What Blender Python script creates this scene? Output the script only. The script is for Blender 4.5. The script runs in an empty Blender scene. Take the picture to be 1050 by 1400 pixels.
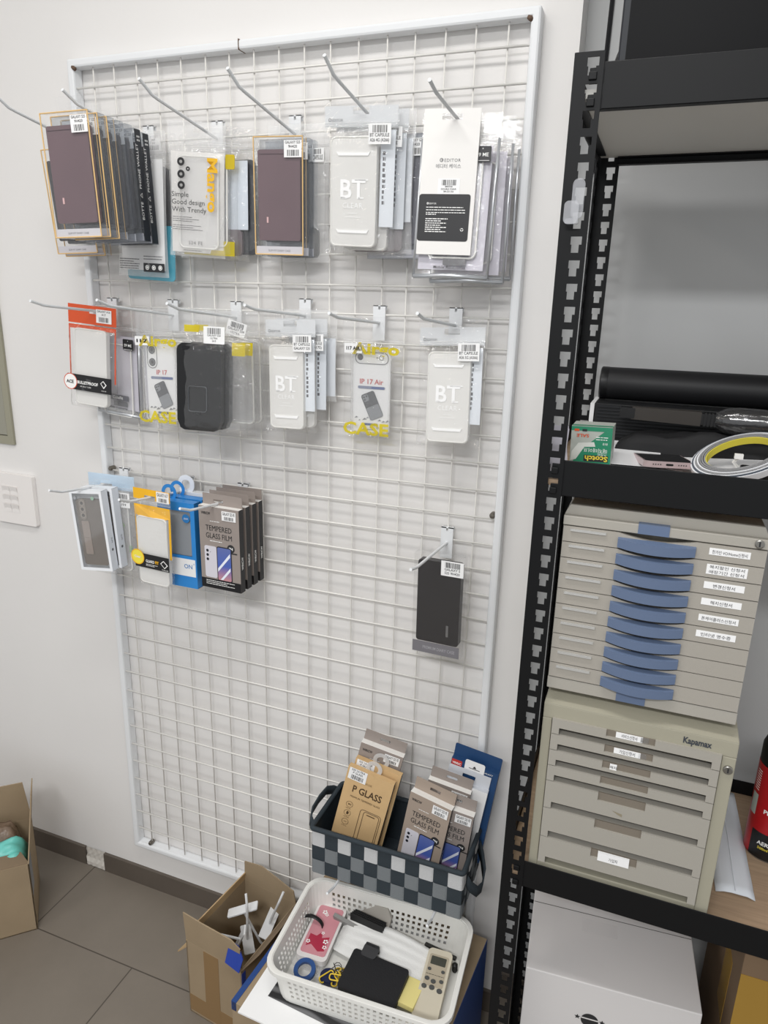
import bpy, math, random
from mathutils import Matrix, Vector, noise
random.seed(11)
S = bpy.context.scene
COL = S.collection
PI = math.pi

# ------------------------------------------------------------------ materials
def lin(c):
    return c / 12.92 if c <= 0.04045 else ((c + 0.055) / 1.055) ** 2.4

def rgb(h):
    h = h.lstrip('#')
    return tuple(lin(int(h[i:i + 2], 16) / 255) for i in (0, 2, 4)) + (1,)

MATS = {}
def mat(key, hexc, rough=0.5, metal=0.0, spec=0.4, var=0.0, vscale=20, bump=0.0, bscale=200, stretch=None, emit=0, coat=0):
    if key in MATS:
        return MATS[key]
    m = bpy.data.materials.new(key); m.use_nodes = True
    nt = m.node_tree; b = nt.nodes['Principled BSDF']
    c = rgb(hexc)
    b.inputs['Base Color'].default_value = c
    b.inputs['Roughness'].default_value = rough
    b.inputs['Metallic'].default_value = metal
    b.inputs['Specular IOR Level'].default_value = spec
    if coat:
        b.inputs['Coat Weight'].default_value = coat
        b.inputs['Coat Roughness'].default_value = 0.05
    if var or bump:
        tc = nt.nodes.new('ShaderNodeTexCoord'); mp = nt.nodes.new('ShaderNodeMapping')
        nt.links.new(tc.outputs['Object'], mp.inputs['Vector'])
        if stretch: mp.inputs['Scale'].default_value = stretch
    if var:
        n = nt.nodes.new('ShaderNodeTexNoise'); n.inputs['Scale'].default_value = vscale
        n.inputs['Detail'].default_value = 5
        nt.links.new(mp.outputs['Vector'], n.inputs['Vector'])
        r = nt.nodes.new('ShaderNodeValToRGB')
        r.color_ramp.elements[0].position = 0.3; r.color_ramp.elements[1].position = 0.7
        r.color_ramp.elements[0].color = tuple(max(0, x * (1 - var)) for x in c[:3]) + (1,)
        r.color_ramp.elements[1].color = tuple(min(1, x * (1 + var)) for x in c[:3]) + (1,)
        nt.links.new(n.outputs['Fac'], r.inputs['Fac'])
        nt.links.new(r.outputs['Color'], b.inputs['Base Color'])
    if bump:
        n2 = nt.nodes.new('ShaderNodeTexNoise'); n2.inputs['Scale'].default_value = bscale
        n2.inputs['Detail'].default_value = 3
        nt.links.new(mp.outputs['Vector'], n2.inputs['Vector'])
        bp = nt.nodes.new('ShaderNodeBump'); bp.inputs['Strength'].default_value = bump
        bp.inputs['Distance'].default_value = 0.002
        nt.links.new(n2.outputs['Fac'], bp.inputs['Height'])
        nt.links.new(bp.outputs['Normal'], b.inputs['Normal'])
    MATS[key] = m
    return m

def film(key, tint='#ffffff', haze=0.1, hazecol='#ffffff', gloss=1.0, rough=0.12, wrinkle=0.0, wscale=60):
    """clear or frosted plastic: see-through, a little milky, with a real Fresnel reflection"""
    if key in MATS:
        return MATS[key]
    m = bpy.data.materials.new(key); m.use_nodes = True
    nt = m.node_tree; nt.nodes.clear()
    out = nt.nodes.new('ShaderNodeOutputMaterial')
    tr = nt.nodes.new('ShaderNodeBsdfTransparent'); tr.inputs['Color'].default_value = rgb(tint)
    d1 = nt.nodes.new('ShaderNodeBsdfDiffuse'); d1.inputs['Color'].default_value = rgb(hazecol)
    d2 = nt.nodes.new('ShaderNodeBsdfTranslucent'); d2.inputs['Color'].default_value = rgb(hazecol)
    df = nt.nodes.new('ShaderNodeMixShader'); df.inputs['Fac'].default_value = 0.15
    nt.links.new(d1.outputs[0], df.inputs[1]); nt.links.new(d2.outputs[0], df.inputs[2])
    mx = nt.nodes.new('ShaderNodeMixShader'); mx.inputs['Fac'].default_value = haze
    gl = nt.nodes.new('ShaderNodeBsdfGlossy'); gl.inputs['Roughness'].default_value = rough
    fr = nt.nodes.new('ShaderNodeLayerWeight'); fr.inputs['Blend'].default_value = 0.5
    pw = nt.nodes.new('ShaderNodeMath'); pw.operation = 'POWER'; pw.inputs[1].default_value = 5
    mu = nt.nodes.new('ShaderNodeMath'); mu.operation = 'MULTIPLY_ADD'; mu.inputs[1].default_value = 0.8 * min(1, gloss); mu.inputs[2].default_value = 0.06 * gloss
    nt.links.new(fr.outputs['Facing'], pw.inputs[0])
    mx2 = nt.nodes.new('ShaderNodeMixShader')
    nt.links.new(tr.outputs[0], mx.inputs[1]); nt.links.new(df.outputs[0], mx.inputs[2])
    nt.links.new(pw.outputs[0], mu.inputs[0]); nt.links.new(mu.outputs[0], mx2.inputs['Fac'])
    nt.links.new(mx.outputs[0], mx2.inputs[1]); nt.links.new(gl.outputs[0], mx2.inputs[2])
    nt.links.new(mx2.outputs[0], out.inputs['Surface'])
    if wrinkle:
        tc = nt.nodes.new('ShaderNodeTexCoord')
        n = nt.nodes.new('ShaderNodeTexNoise'); n.inputs['Scale'].default_value = wscale
        n.inputs['Detail'].default_value = 4; n.inputs['Distortion'].default_value = 1.2
        bp = nt.nodes.new('ShaderNodeBump'); bp.inputs['Strength'].default_value = wrinkle
        bp.inputs['Distance'].default_value = 0.004
        nt.links.new(tc.outputs['Object'], n.inputs['Vector'])
        nt.links.new(n.outputs['Fac'], bp.inputs['Height'])
        nt.links.new(bp.outputs['Normal'], gl.inputs['Normal'])
        nt.links.new(bp.outputs['Normal'], fr.inputs['Normal'])
    MATS[key] = m
    return m

WHITE = mat('white paper', '#eeeeee', 0.6)
LABEL = mat('label paper', '#f2f2f2', 0.5)
INK = mat('dark ink', '#2a2a2c', 0.6)
GREYINK = mat('grey ink', '#6d6d70', 0.6)
PALEINK = mat('pale print', '#f6f6f4', 0.5)
BAG = film('clear pouch film', haze=0.02, gloss=1.1, rough=0.07, wrinkle=0.6, wscale=60)
BAGM = film('milky pouch film', haze=0.20, hazecol='#ffffff', gloss=0.7, rough=0.1, wrinkle=0.45, wscale=55)
PET = film('clear box plastic', haze=0.02, gloss=0.8, rough=0.06, wrinkle=0.1, wscale=25)
PETG = film('clear box plastic greyish', tint='#eef0f2', haze=0.10, hazecol='#d3d6dc', gloss=1.0, rough=0.08, wrinkle=0.4, wscale=70)
FROST = film('frosted clear case', haze=0.84, hazecol='#fbfaf7', gloss=0.7, rough=0.3)
FROST2 = film('clear case thin', haze=0.22, hazecol='#f6f6f6', gloss=0.9, rough=0.2)
FROSTRIM = film('frosted case rim', haze=0.9, hazecol='#fbfaf6', gloss=0.8, rough=0.2)
STEELW = mat('white coated steel', '#e4e6e8', 0.35, 0.0, 0.5)
WIREW = mat('white wire coating', '#e6e4df', 0.35, 0.0, 0.5)
HOOKM = mat('grey white hook coating', '#dfe2e4', 0.45, 0, 0.4)
BLACKST = mat('black powder coated steel', '#0c0d0f', 0.5, 0, 0.25)
CARD = mat('brown cardboard', '#9c8a71', 0.85, 0, 0.15, var=0.07, vscale=9, bump=0.15, bscale=120)
CARDD = mat('brown cardboard inside', '#857460', 0.9, 0, 0.1, var=0.06, vscale=9)
CARDEDGE = mat('cardboard cut edge', '#bda27c', 0.9, 0, 0.1)
TAPE = mat('brown packing tape', '#8b6f4b', 0.25, 0, 0.5)
GOLD = mat('gold edge print', '#e2bd82', 0.35, 0.0, 0.5)
BROWNL = mat('brown leather', '#68545a', 0.38, 0, 0.45, var=0.08, vscale=12, bump=0.1, bscale=500)
DARKL = mat('dark grey leather', '#3b3c41', 0.45, 0, 0.4, bump=0.1, bscale=500)
BLACKL = mat('black case plastic', '#0e0f12', 0.42, 0, 0.4)
NAVYBK = mat('black navy box board', '#24282f', 0.45)
LIGHTSTRIP = mat('pale grey strip', '#cfcdd2', 0.5)

# ------------------------------------------------------------------ mesh builder
_TXT = {}
def text_geo(s, bold=0.0, spacing=1.0):
    k = (s, bold, spacing)
    if k in _TXT: return _TXT[k]
    cu = bpy.data.curves.new('t', 'FONT'); cu.body = s; cu.size = 1.0
    cu.offset = bold; cu.space_character = spacing; cu.resolution_u = 2
    o = bpy.data.objects.new('t', cu); COL.objects.link(o)
    bpy.context.view_layer.update()
    me = bpy.data.meshes.new_from_object(o.evaluated_get(bpy.context.evaluated_depsgraph_get()))
    vs = [v.co.copy() for v in me.vertices]; fs = [tuple(p.vertices) for p in me.polygons]
    bpy.data.objects.remove(o); bpy.data.curves.remove(cu); bpy.data.meshes.remove(me)
    if vs:
        x0 = min(v.x for v in vs); x1 = max(v.x for v in vs); y0 = min(v.y for v in vs); y1 = max(v.y for v in vs)
    else: x0 = x1 = y0 = y1 = 0
    _TXT[k] = (vs, fs, x0, x1, y0, y1)
    return _TXT[k]

def rrect(w, h, r, n=5, cx=0, cz=0):
    pts = []
    for (sx, sz, a0) in ((1, 1, 0), (-1, 1, 90), (-1, -1, 180), (1, -1, 270)):
        for i in range(n + 1):
            a = math.radians(a0 + 90 * i / n)
            pts.append((cx + sx * (w / 2 - r) + r * math.cos(a), cz + sz * (h / 2 - r) + r * math.sin(a)))
    return pts

class MB:
    def __init__(self): self.v = []; self.f = []; self.m = []
    def add(self, vs, fs, m=0, T=None):
        n = len(self.v)
        self.v += [tuple(T @ Vector(v)) if T else tuple(v) for v in vs]
        self.f += [tuple(i + n for i in f) for f in fs]; self.m += [m] * len(fs)
        return self
    def box(self, x0, x1, y0, y1, z0, z1, m=0, T=None):
        vs = [(x, y, z) for z in (z0, z1) for y in (y0, y1) for x in (x0, x1)]
        return self.add(vs, [(0, 2, 3, 1), (4, 5, 7, 6), (0, 1, 5, 4), (2, 6, 7, 3), (0, 4, 6, 2), (1, 3, 7, 5)], m, T)
    def facebox(self, x0, x1, y0, y1, z0, z1, front=0, side=0, top=0, T=None):
        vs = [(x, y, z) for z in (z0, z1) for y in (y0, y1) for x in (x0, x1)]
        self.add(vs, [(0, 1, 5, 4)], front, T); self.add(vs, [(2, 6, 7, 3)], front, T)
        self.add(vs, [(0, 4, 6, 2), (1, 3, 7, 5)], side, T)
        return self.add(vs, [(0, 2, 3, 1), (4, 5, 7, 6)], top, T)
    def prism(self, poly, y0, y1, m=0, T=None, side=None, hole=None):
        """polygon in x-z, front face at y0 (towards -y), back at y1"""
        p = list(poly); n = len(p); q = []
        if hole:
            q = list(hole)[::-1]
        allp = p + q
        vs = [(x, y0, z) for x, z in allp] + [(x, y1, z) for x, z in allp]; N = len(allp)
        if hole:
            ring = list(range(n)) + [0] + [n + i for i in range(len(q))] + [n]
            # duplicate indices are not allowed in a face: bridge with two quads strips instead
            self._ring(p, hole, y0, y1, m, T); fs = []
        else:
            fs = [tuple(range(n)), tuple(range(2 * n - 1, n - 1, -1))]
            self.add(vs, fs, m, T)
        sd = m if side is None else side
        self.add(vs, [((i + 1) % n, i, N + i, N + (i + 1) % n) for i in range(n)], sd, T)
        if hole:
            k = len(q)
            self.add(vs, [(n + (i + 1) % k, n + i, N + n + i, N + n + (i + 1) % k) for i in range(k)], sd, T)
        return self
    def _ring(self, outer, hole, y0, y1, m, T):
        hx = [a for a, b in hole]; hz = [b for a, b in hole]
        ox = [a for a, b in outer]; oz = [b for a, b in outer]
        a, b, c, d = min(hx), max(hx), min(hz), max(hz)
        A, B, Cc, Dd = min(ox), max(ox), min(oz), max(oz)
        for (x0, x1, z0, z1) in ((A, a, Cc, Dd), (b, B, Cc, Dd), (a, b, Cc, c), (a, b, d, Dd)):
            for y in (y0, y1):
                self.add([(x0, y, z0), (x1, y, z0), (x1, y, z1), (x0, y, z1)], [(0, 1, 2, 3)], m, T)
    def quad(self, a, b, c, d, m=0, T=None):
        return self.add([a, b, c, d], [(0, 1, 2, 3)], m, T)
    def flat(self, poly, y, m=0, T=None):
        return self.add([(x, y, z) for x, z in poly], [tuple(range(len(poly)))], m, T)
    def rect(self, x0, x1, z0, z1, y, m=0, T=None):
        return self.flat([(x0, z0), (x1, z0), (x1, z1), (x0, z1)], y, m, T)
    def disc(self, cx, cz, r, y, m=0, T=None, n=20, rz=None):
        return self.flat([(cx + r * math.cos(2 * PI * i / n), cz + (rz or r) * math.sin(2 * PI * i / n)) for i in range(n)], y, m, T)
    def annulus(self, cx, cz, r0, r1, y, m=0, T=None, n=20, a0=0, a1=2 * PI):
        vs = []
        for i in range(n + 1):
            a = a0 + (a1 - a0) * i / n
            vs += [(cx + r0 * math.cos(a), y, cz + r0 * math.sin(a)), (cx + r1 * math.cos(a), y, cz + r1 * math.sin(a))]
        return self.add(vs, [(2 * i, 2 * i + 1, 2 * i + 3, 2 * i + 2) for i in range(n)], m, T)
    def tube(self, pts, r, n=8, m=0, closed=False, T=None):
        pts = [Vector(p) for p in pts]; k = len(pts); vs = []; ref = None
        rs = r if isinstance(r, (list, tuple)) else [r] * k
        for i in range(k):
            if closed: d = pts[(i + 1) % k] - pts[i - 1]
            elif i == 0: d = pts[1] - pts[0]
            elif i == k - 1: d = pts[-1] - pts[-2]
            else: d = (pts[i + 1] - pts[i]).normalized() + (pts[i] - pts[i - 1]).normalized()
            d.normalize()
            if ref is None: ref = d.orthogonal().normalized()
            ref = (ref - d * ref.dot(d)).normalized(); b = d.cross(ref)
            for j in range(n):
                a = 2 * PI * j / n
                vs.append(pts[i] + (ref * math.cos(a) + b * math.sin(a)) * rs[i])
        fs = []
        for i in range(k if closed else k - 1):
            for j in range(n):
                a = i * n + j; b2 = i * n + (j + 1) % n; i2 = (i + 1) % k
                fs.append((a, b2, i2 * n + (j + 1) % n, i2 * n + j))
        if not closed:
            fs.append(tuple(range(n - 1, -1, -1))); fs.append(tuple(range((k - 1) * n, k * n)))
        return self.add(vs, fs, m, T)
    def lathe(self, prof, n=24, m=0, T=None, ms=None):
        """profile of (radius, z)"""
        k = len(prof); vs = []
        for (r, z) in prof:
            for j in range(n):
                a = 2 * PI * j / n; vs.append((r * math.cos(a), r * math.sin(a), z))
        for i in range(k - 1):
            fs = [(i * n + j, i * n + (j + 1) % n, (i + 1) * n + (j + 1) % n, (i + 1) * n + j) for j in range(n)]
            self.add(vs, fs, ms[i] if ms else m, T) if i == 0 else self._addf(fs, ms[i] if ms else m, len(vs))
        self._addf([tuple(range(n - 1, -1, -1))], ms[0] if ms else m, len(vs))
        self._addf([tuple((k - 1) * n + j for j in range(n))], ms[-1] if ms else m, len(vs))
        return self
    def _addf(self, fs, m, nv):
        o = len(self.v) - nv
        self.f += [tuple(i + o for i in f) for f in fs]; self.m += [m] * len(fs)
    def text(self, s, size, x, z, y, m=0, align='l', bold=0.0, T=None, width=None, spacing=1.0, rot=0.0, zs=1.0):
        vs, fs, x0, x1, y0, y1 = text_geo(s, bold, spacing)
        sx = size
        if width: sx = width / max(1e-6, (x1 - x0))
        off = {'l': x0, 'c': (x0 + x1) / 2, 'r': x1}[align]
        c, sn = math.cos(rot), math.sin(rot); out = []
        for v in vs:
            a = (v.x - off) * sx; b = v.y * size * zs
            out.append((x + a * c - b * sn, y, z + a * sn + b * c))
        return self.add(out, fs, m, T)
    def build(self, name, mats, parent=None, smooth=False, bevel=0, loc=None, solid=0):
        me = bpy.data.meshes.new(name)
        me.from_pydata(self.v, [], self.f)
        for mm in (mats if isinstance(mats, (list, tuple)) else [mats]): me.materials.append(mm)
        me.polygons.foreach_set('material_index', self.m)
        if smooth: me.polygons.foreach_set('use_smooth', [True] * len(self.f))
        me.update()
        o = bpy.data.objects.new(name, me); COL.objects.link(o)
        if parent: o.parent = parent
        if loc: o.location = loc
        if smooth == 'auto':
            md = o.modifiers.new('split', 'EDGE_SPLIT'); md.split_angle = math.radians(40)
        if bevel:
            md = o.modifiers.new('bevel', 'BEVEL'); md.width = bevel; md.segments = 2; md.limit_method = 'ANGLE'
            md.angle_limit = math.radians(40)
        if solid:
            md = o.modifiers.new('solid', 'SOLIDIFY'); md.thickness = solid; md.offset = 0
        return o

def tag(o, label, cat, group=None):
    o['label'] = label; o['category'] = cat
    if group: o['group'] = group
    return o
def thing(name, label, cat, loc=(0, 0, 0), rz=0, group=None):
    o = bpy.data.objects.new(name, None); COL.objects.link(o)
    o.empty_display_size = 0.02; o.location = loc; o.rotation_euler = (0, 0, rz)
    return tag(o, label, cat, group)
def struct(o):
    o['kind'] = 'structure'; return o
def kids(o): return list(o.children)
def copy_tree(o, parent=None):
    c = o.copy(); COL.objects.link(c)
    if parent: c.parent = parent
    for ch in kids(o): copy_tree(ch, c)
    return c
D = PI / 180
def RM(yaw, pit, rol):
    return (Matrix.Rotation(yaw * D, 4, 'Z') @ Matrix.Rotation(pit * D, 4, 'X') @ Matrix.Rotation(rol * D, 4, 'Y'))
def place(o, x, y, z, yaw=0, pit=0, rol=0):
    o.matrix_basis = Matrix.Translation((x, y, z)) @ RM(yaw, pit, rol)
    return o

# ------------------------------------------------------------------ camera
cam_d = bpy.data.cameras.new('camera'); cam = bpy.data.objects.new('camera', cam_d); COL.objects.link(cam)
cam_d.sensor_fit = 'VERTICAL'; cam_d.sensor_height = 36; cam_d.lens = 971.632 / 1400 * 36
cam_d.clip_start = 0.02
right = Vector((0.9330, 0.3589, 0.0268)); down = Vector((0.1249, -0.2530, -0.9594)); fwd = Vector((-0.3375, 0.8984, -0.2809))
R3 = Matrix((right, -down, -fwd)).transposed().to_4x4()
R3 = R3.to_quaternion().normalized().to_matrix().to_4x4()
cam.matrix_world = Matrix.Translation((1.12975, -1.2264, 1.53668)) @ R3
S.camera = cam

# ------------------------------------------------------------------ the room
FZ, WY = 0.017, 0.015        # floor level and wall plane
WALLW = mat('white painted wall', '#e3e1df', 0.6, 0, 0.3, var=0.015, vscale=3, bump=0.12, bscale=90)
WALLG = mat('grey white wall', '#c2c3c3', 0.65, 0, 0.25, var=0.015, vscale=3, bump=0.1, bscale=90)  # right-hand wall, a greyer tone than the back wall
def floor_mat():
    m = bpy.data.materials.new('grey porcelain floor tile'); m.use_nodes = True
    nt = m.node_tree; b = nt.nodes['Principled BSDF']
    tc = nt.nodes.new('ShaderNodeTexCoord'); mp = nt.nodes.new('ShaderNodeMapping')
    mp.inputs['Location'].default_value = (-0.143, 0.205, 0)
    br = nt.nodes.new('ShaderNodeTexBrick')
    br.inputs['Scale'].default_value = 1; br.inputs['Brick Width'].default_value = 0.608; br.inputs['Row Height'].default_value = 0.6
    br.inputs['Mortar Size'].default_value = 0.0016; br.inputs['Mortar Smooth'].default_value = 0.1
    br.inputs['Color1'].default_value = rgb('#7b7369'); br.inputs['Color2'].default_value = rgb('#787066')
    br.inputs['Mortar'].default_value = rgb('#4d463f')
    n = nt.nodes.new('ShaderNodeTexNoise'); n.inputs['Scale'].default_value = 6; n.inputs['Detail'].default_value = 9
    n.inputs['Roughness'].default_value = 0.7
    mr = nt.nodes.new('ShaderNodeMapRange'); mr.inputs['To Min'].default_value = 0.82; mr.inputs['To Max'].default_value = 1.14
    mul = nt.nodes.new('ShaderNodeMix'); mul.data_type = 'RGBA'; mul.blend_type = 'MULTIPLY'; mul.inputs['Factor'].default_value = 1
    nt.links.new(tc.outputs['Object'], mp.inputs['Vector']); nt.links.new(mp.outputs['Vector'], br.inputs['Vector'])
    nt.links.new(tc.outputs['Object'], n.inputs['Vector']); nt.links.new(n.outputs['Fac'], mr.inputs['Value'])
    nt.links.new(br.outputs['Color'], mul.inputs['A']); nt.links.new(mr.outputs['Result'], mul.inputs['B'])
    nt.links.new(mul.outputs['Result'], b.inputs['Base Color'])
    b.inputs['Roughness'].default_value = 0.45; b.inputs['Specular IOR Level'].default_value = 0.4
    return m
struct(MB().box(-1.6, 2.6, -3.2, 0.16, -0.05, FZ).build('floor', floor_mat()))
struct(MB().box(-1.6, 2.6, -3.2, 0.16, 2.7, 2.75).build('ceiling', mat('white ceiling', '#e6e6e4', 0.8)))
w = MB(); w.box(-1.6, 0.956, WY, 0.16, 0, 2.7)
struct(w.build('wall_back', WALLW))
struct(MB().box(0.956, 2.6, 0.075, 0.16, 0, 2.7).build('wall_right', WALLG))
BASEM = mat('dark brown tile skirting', '#5d554d', 0.45, 0, 0.4, var=0.08, vscale=10)
struct(MB().box(-1.6, -0.190, WY - .008, WY + .001, FZ, 0.0735).build('baseboard_left', BASEM))
b = MB(); b.box(-0.125, 0.961, WY - .008, WY + .001, FZ, 0.0735)
b.box(0.961, 2.6, 0.064, 0.076, FZ, 0.0735)
struct(b.build('baseboard_right', BASEM))
# lump of plaster where a skirting tile is missing
pl = MB(); n = 9; vs = []
for j in range(6):
    for i in range(n):
        x = -0.190 + 0.065 * i / (n - 1); z = FZ + .002 + 0.056 * j / 5
        if i == 0: x += 0.004 * (j % 2)
        vs.append((x, WY - .0015 - 0.003 * abs(math.sin(i * 1.7 + j * 2.3)) - (0.004 if j < 2 else 0), z))
pl.add(vs, [(j * n + i, j * n + i + 1, (j + 1) * n + i + 1, (j + 1) * n + i) for j in range(5) for i in range(n - 1)])
struct(pl.build('trim_1', mat('bare plaster', '#cfcac2', 0.9, bump=0.4, bscale=60)))
# flush switchboard cover, left edge of the frame
GM = mat('olive grey painted steel', '#94917f', 0.45, 0, 0.4)
t = thing('switchboard_cover', 'olive grey metal switchboard cover at the left edge of the wall', 'electrical panel', (-0.394, WY - .0005, 1.1935))
MB().prism([(-.125, 0), (.122, 0), (.122, .60), (-.125, .60)], -.006, 0, hole=[(-.105, .02), (.105, .02), (.105, .58), (-.105, .58)]).build('frame', GM, t, bevel=.001)
MB().box(-.1035, .1035, -.005, 0, .0215, .5785).build('door', mat('olive grey door', '#918f82', 0.45), t, bevel=.001)
MB().box(-.105, .105, -.001, 0, .02, .58).build('seam', mat('black seam', '#15140f', 0.9), t)

# six-gang switch plate
SWM = mat('white switch plastic', '#e9e5e2', 0.35, 0, 0.5)
t = thing('light_switch', 'white six-button light switch plate on the wall, left of the peg hooks', 'light switch', (-0.289, WY - .0005, 1.060))
MB().prism(rrect(.128, .124, .004), -.011, 0).build('switch_plate', SWM, t, bevel=.0025)
for i, cx in enumerate((-.0205, .0035)):
    for j, cz in enumerate((.021, -.001, -.023)):
        m = MB(); vs = []
        W2, H2 = .0115, .0105
        for a in range(7):
            for bb in range(5):
                u = -1 + 2 * a / 6; v = -1 + 2 * bb / 4
                dep = -.0128 - .0016 * v + .0016 * math.cos(u * 1.2) * (0.6 - v)
                vs.append((cx * 1.0 + u * W2, dep, cz + v * H2))
        m.add(vs, [(a * 5 + bb, (a + 1) * 5 + bb, (a + 1) * 5 + bb + 1, a * 5 + bb + 1) for a in range(6) for bb in range(4)])
        m.box(cx - W2, cx + W2, -.0118, -.0108, cz - H2, cz + H2)
        m.build('rocker_button', SWM, t, smooth='auto')

# ------------------------------------------------------------------ wire grid panel
ZT, ZB = 1.968, 0.158
t = thing('wire_grid_panel', 'tall white wire mesh display panel screwed to the wall', 'grid panel', (0.45, 0.0, ZB))
def L(m, name, mats, **k):
    o = m.build(name, mats, t, **k); o.matrix_parent_inverse = Matrix.Translation((-0.45, 0, -ZB)); return o
def bar(x0, x1, z0, z1): return MB().box(x0, x1, -.010, WY, z0, z1)
fw = .0155
L(bar(0, .9, ZT - fw, ZT), 'frame_rail', STEELW, bevel=.004)
L(bar(0, .9, ZB, ZB + fw), 'frame_rail', STEELW, bevel=.004)
L(bar(0, fw, ZB + fw * .5, ZT - fw * .5), 'frame_stile', STEELW, bevel=.004)
L(bar(.9 - fw, .9, ZB + fw * .5, ZT - fw * .5), 'frame_stile', STEELW, bevel=.004)
XT = [0.0545, 0.1027, 0.1547, 0.2021, 0.253, 0.3057, 0.3547, 0.4046, 0.4538, 0.5024, 0.5511, 0.6022, 0.6526, 0.7002, 0.7507, 0.7996, 0.8504]
XB = [0.0519, 0.1039, 0.1523, 0.2042, 0.2525, 0.3041, 0.353, 0.3997, 0.4542, 0.5085, 0.5525, 0.6035, 0.6555, 0.6945, 0.745, 0.7955, 0.8415]
for a, c in zip(XT, XB):
    L(MB().tube([(a, .0000, ZT - .012), ((a + c) / 2, .0000, 1.07), (c, .0000, ZB + .012)], .0015, 6), 'vertical_wire', WIREW, smooth=True)
for j in range(1, 36):
    z = ZT - .05 * j - random.uniform(-.001, .001)
    L(MB().tube([(.010, -.0033, z), (.890, -.0033, z + random.uniform(-.0008, .0008))], .0019, 6), 'horizontal_wire', WIREW, smooth=True)
SCREW = mat('dull steel screw', '#7d7870', 0.35, 0.9)
RUST = mat('rusty weld', '#6b5648', 0.7, 0.3)
def screw(x, z, mm=SCREW, r=.0055):
    m = MB(); T = Matrix.Translation((x, .006, z)) @ Matrix.Rotation(PI / 2, 4, 'X')
    m.lathe([(r, 0), (r, .012), (r * .7, .015), (r * .2, .0155)], 12, T=T); L(m, 'screw', mm, smooth='auto')
screw(.022, 1.171); screw(.880, 1.175); screw(.050, ZB + .021)
for (x, z) in ((.016, ZT - .016), (.884, ZT - .016)):
    L(MB().tube([(x - .004, -.008, z + .002), (x, -.0085, z), (x + .003, -.007, z - .003)], [.003, .0042, .003], 8), 'corner_weld', RUST, smooth=True)
L(MB().box(.3795, .3810, -.0107, .012, ZT - fw - .0006, ZT + .0006), 'rail_joint', RUST)

# ------------------------------------------------------------------ peg hooks
HOOKS = []
def rodz(h, y):
    x, zb, yt, zt = h
    yk = yt + .03; zk = zb + (zt - zb) * .62
    return zb + (zk - zb) * (-.008 - y) / (-.008 - yk)
def hook(x, zb, zt, label, yt=-.215, white=False):
    t = thing('peg_hook', label, 'hook', (x, -.006, zb), 0, 'long peg hooks on the grid panel')
    hm = STEELW if white else HOOKM
    m = MB(); m.prism([(-.0115, -.03), (.0115, -.03), (.0115, .03), (.002, .03), (.002, .023), (-.002, .023), (-.002, .03), (-.0115, .03)], -.0012, .0012)
    m.box(-.0115, .0115, -.0012, .0085, .0285, .030); m.box(-.0115, .0115, .0072, .0085, .022, .030)
    m.build('back_plate', STEELW, t)
    yk = yt + .03; zk = zb + (zt - zb) * .62
    p = [(0, 0, 0), (0, (yk + .012 + .006), zk - zb - (zk - zb) * .055)]
    for k in range(6):
        f = k / 5
        p.append((0, yk + .006 + .006 - .012 * f, zk - zb + (zt - zk) * .25 * f * f))
    p.append((0, yt + .006, zt - zb))
    MB().tube(p, .0026, 8).build('rod', hm, t, smooth='auto')
    HOOKS.append((x, zb, yt, zt)); return HOOKS[-1]
H0 = hook(.030, 1.815, 1.858, 'grey peg hook at the far left of the top row, running out of frame')
H1 = hook(.178, 1.815, 1.853, 'grey peg hook behind the gold-edged brown case box, top row')
H2 = hook(.329, 1.815, 1.858, 'grey peg hook through the yellow lettered pouch, top row')
H3 = hook(.487, 1.815, 1.860, 'grey peg hook above the middle gold-edged box, top row')
H4 = hook(.643, 1.820, 1.864, 'grey peg hook through the big frosted pouch, top row')
H5 = hook(.797, 1.803, 1.823, 'grey peg hook through the white card with black panel, top row')
A1 = hook(.062, 1.504, 1.525, 'grey peg hook holding the orange-topped pouch, middle row')
A2 = hook(.212, 1.504, 1.530, 'grey peg hook right of the orange-topped pouch, middle row')
A3 = hook(.357, 1.504, 1.528, 'grey peg hook above the black rugged case, middle row')
A4 = hook(.505, 1.512, 1.529, 'grey peg hook through the narrow frosted pouches, middle row')
A5 = hook(.652, 1.504, 1.521, 'grey peg hook through the yellow lettered pouch, middle row')
A6 = hook(.7925, 1.504, 1.525, 'grey peg hook through the frosted pouch at the right end, middle row')
B1 = hook(.058, 1.146, 1.174, 'white peg hook over the white window boxes, lower row', white=True)
B2 = hook(.225, 1.146, 1.176, 'white peg hook through the yellow-topped pouch, lower row', white=True)
B3 = hook(.360, 1.146, 1.176, 'white peg hook through the grey glass film boxes, lower row', white=True)
B4 = hook(.798, 1.112, 1.131, 'white peg hook holding the single black case box', white=True)
hook(.654, .402, .437, 'white peg hook under the left half of the woven basket', white=True)
hook(.857, .402, .440, 'white peg hook under the right end of the woven basket', white=True)

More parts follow.
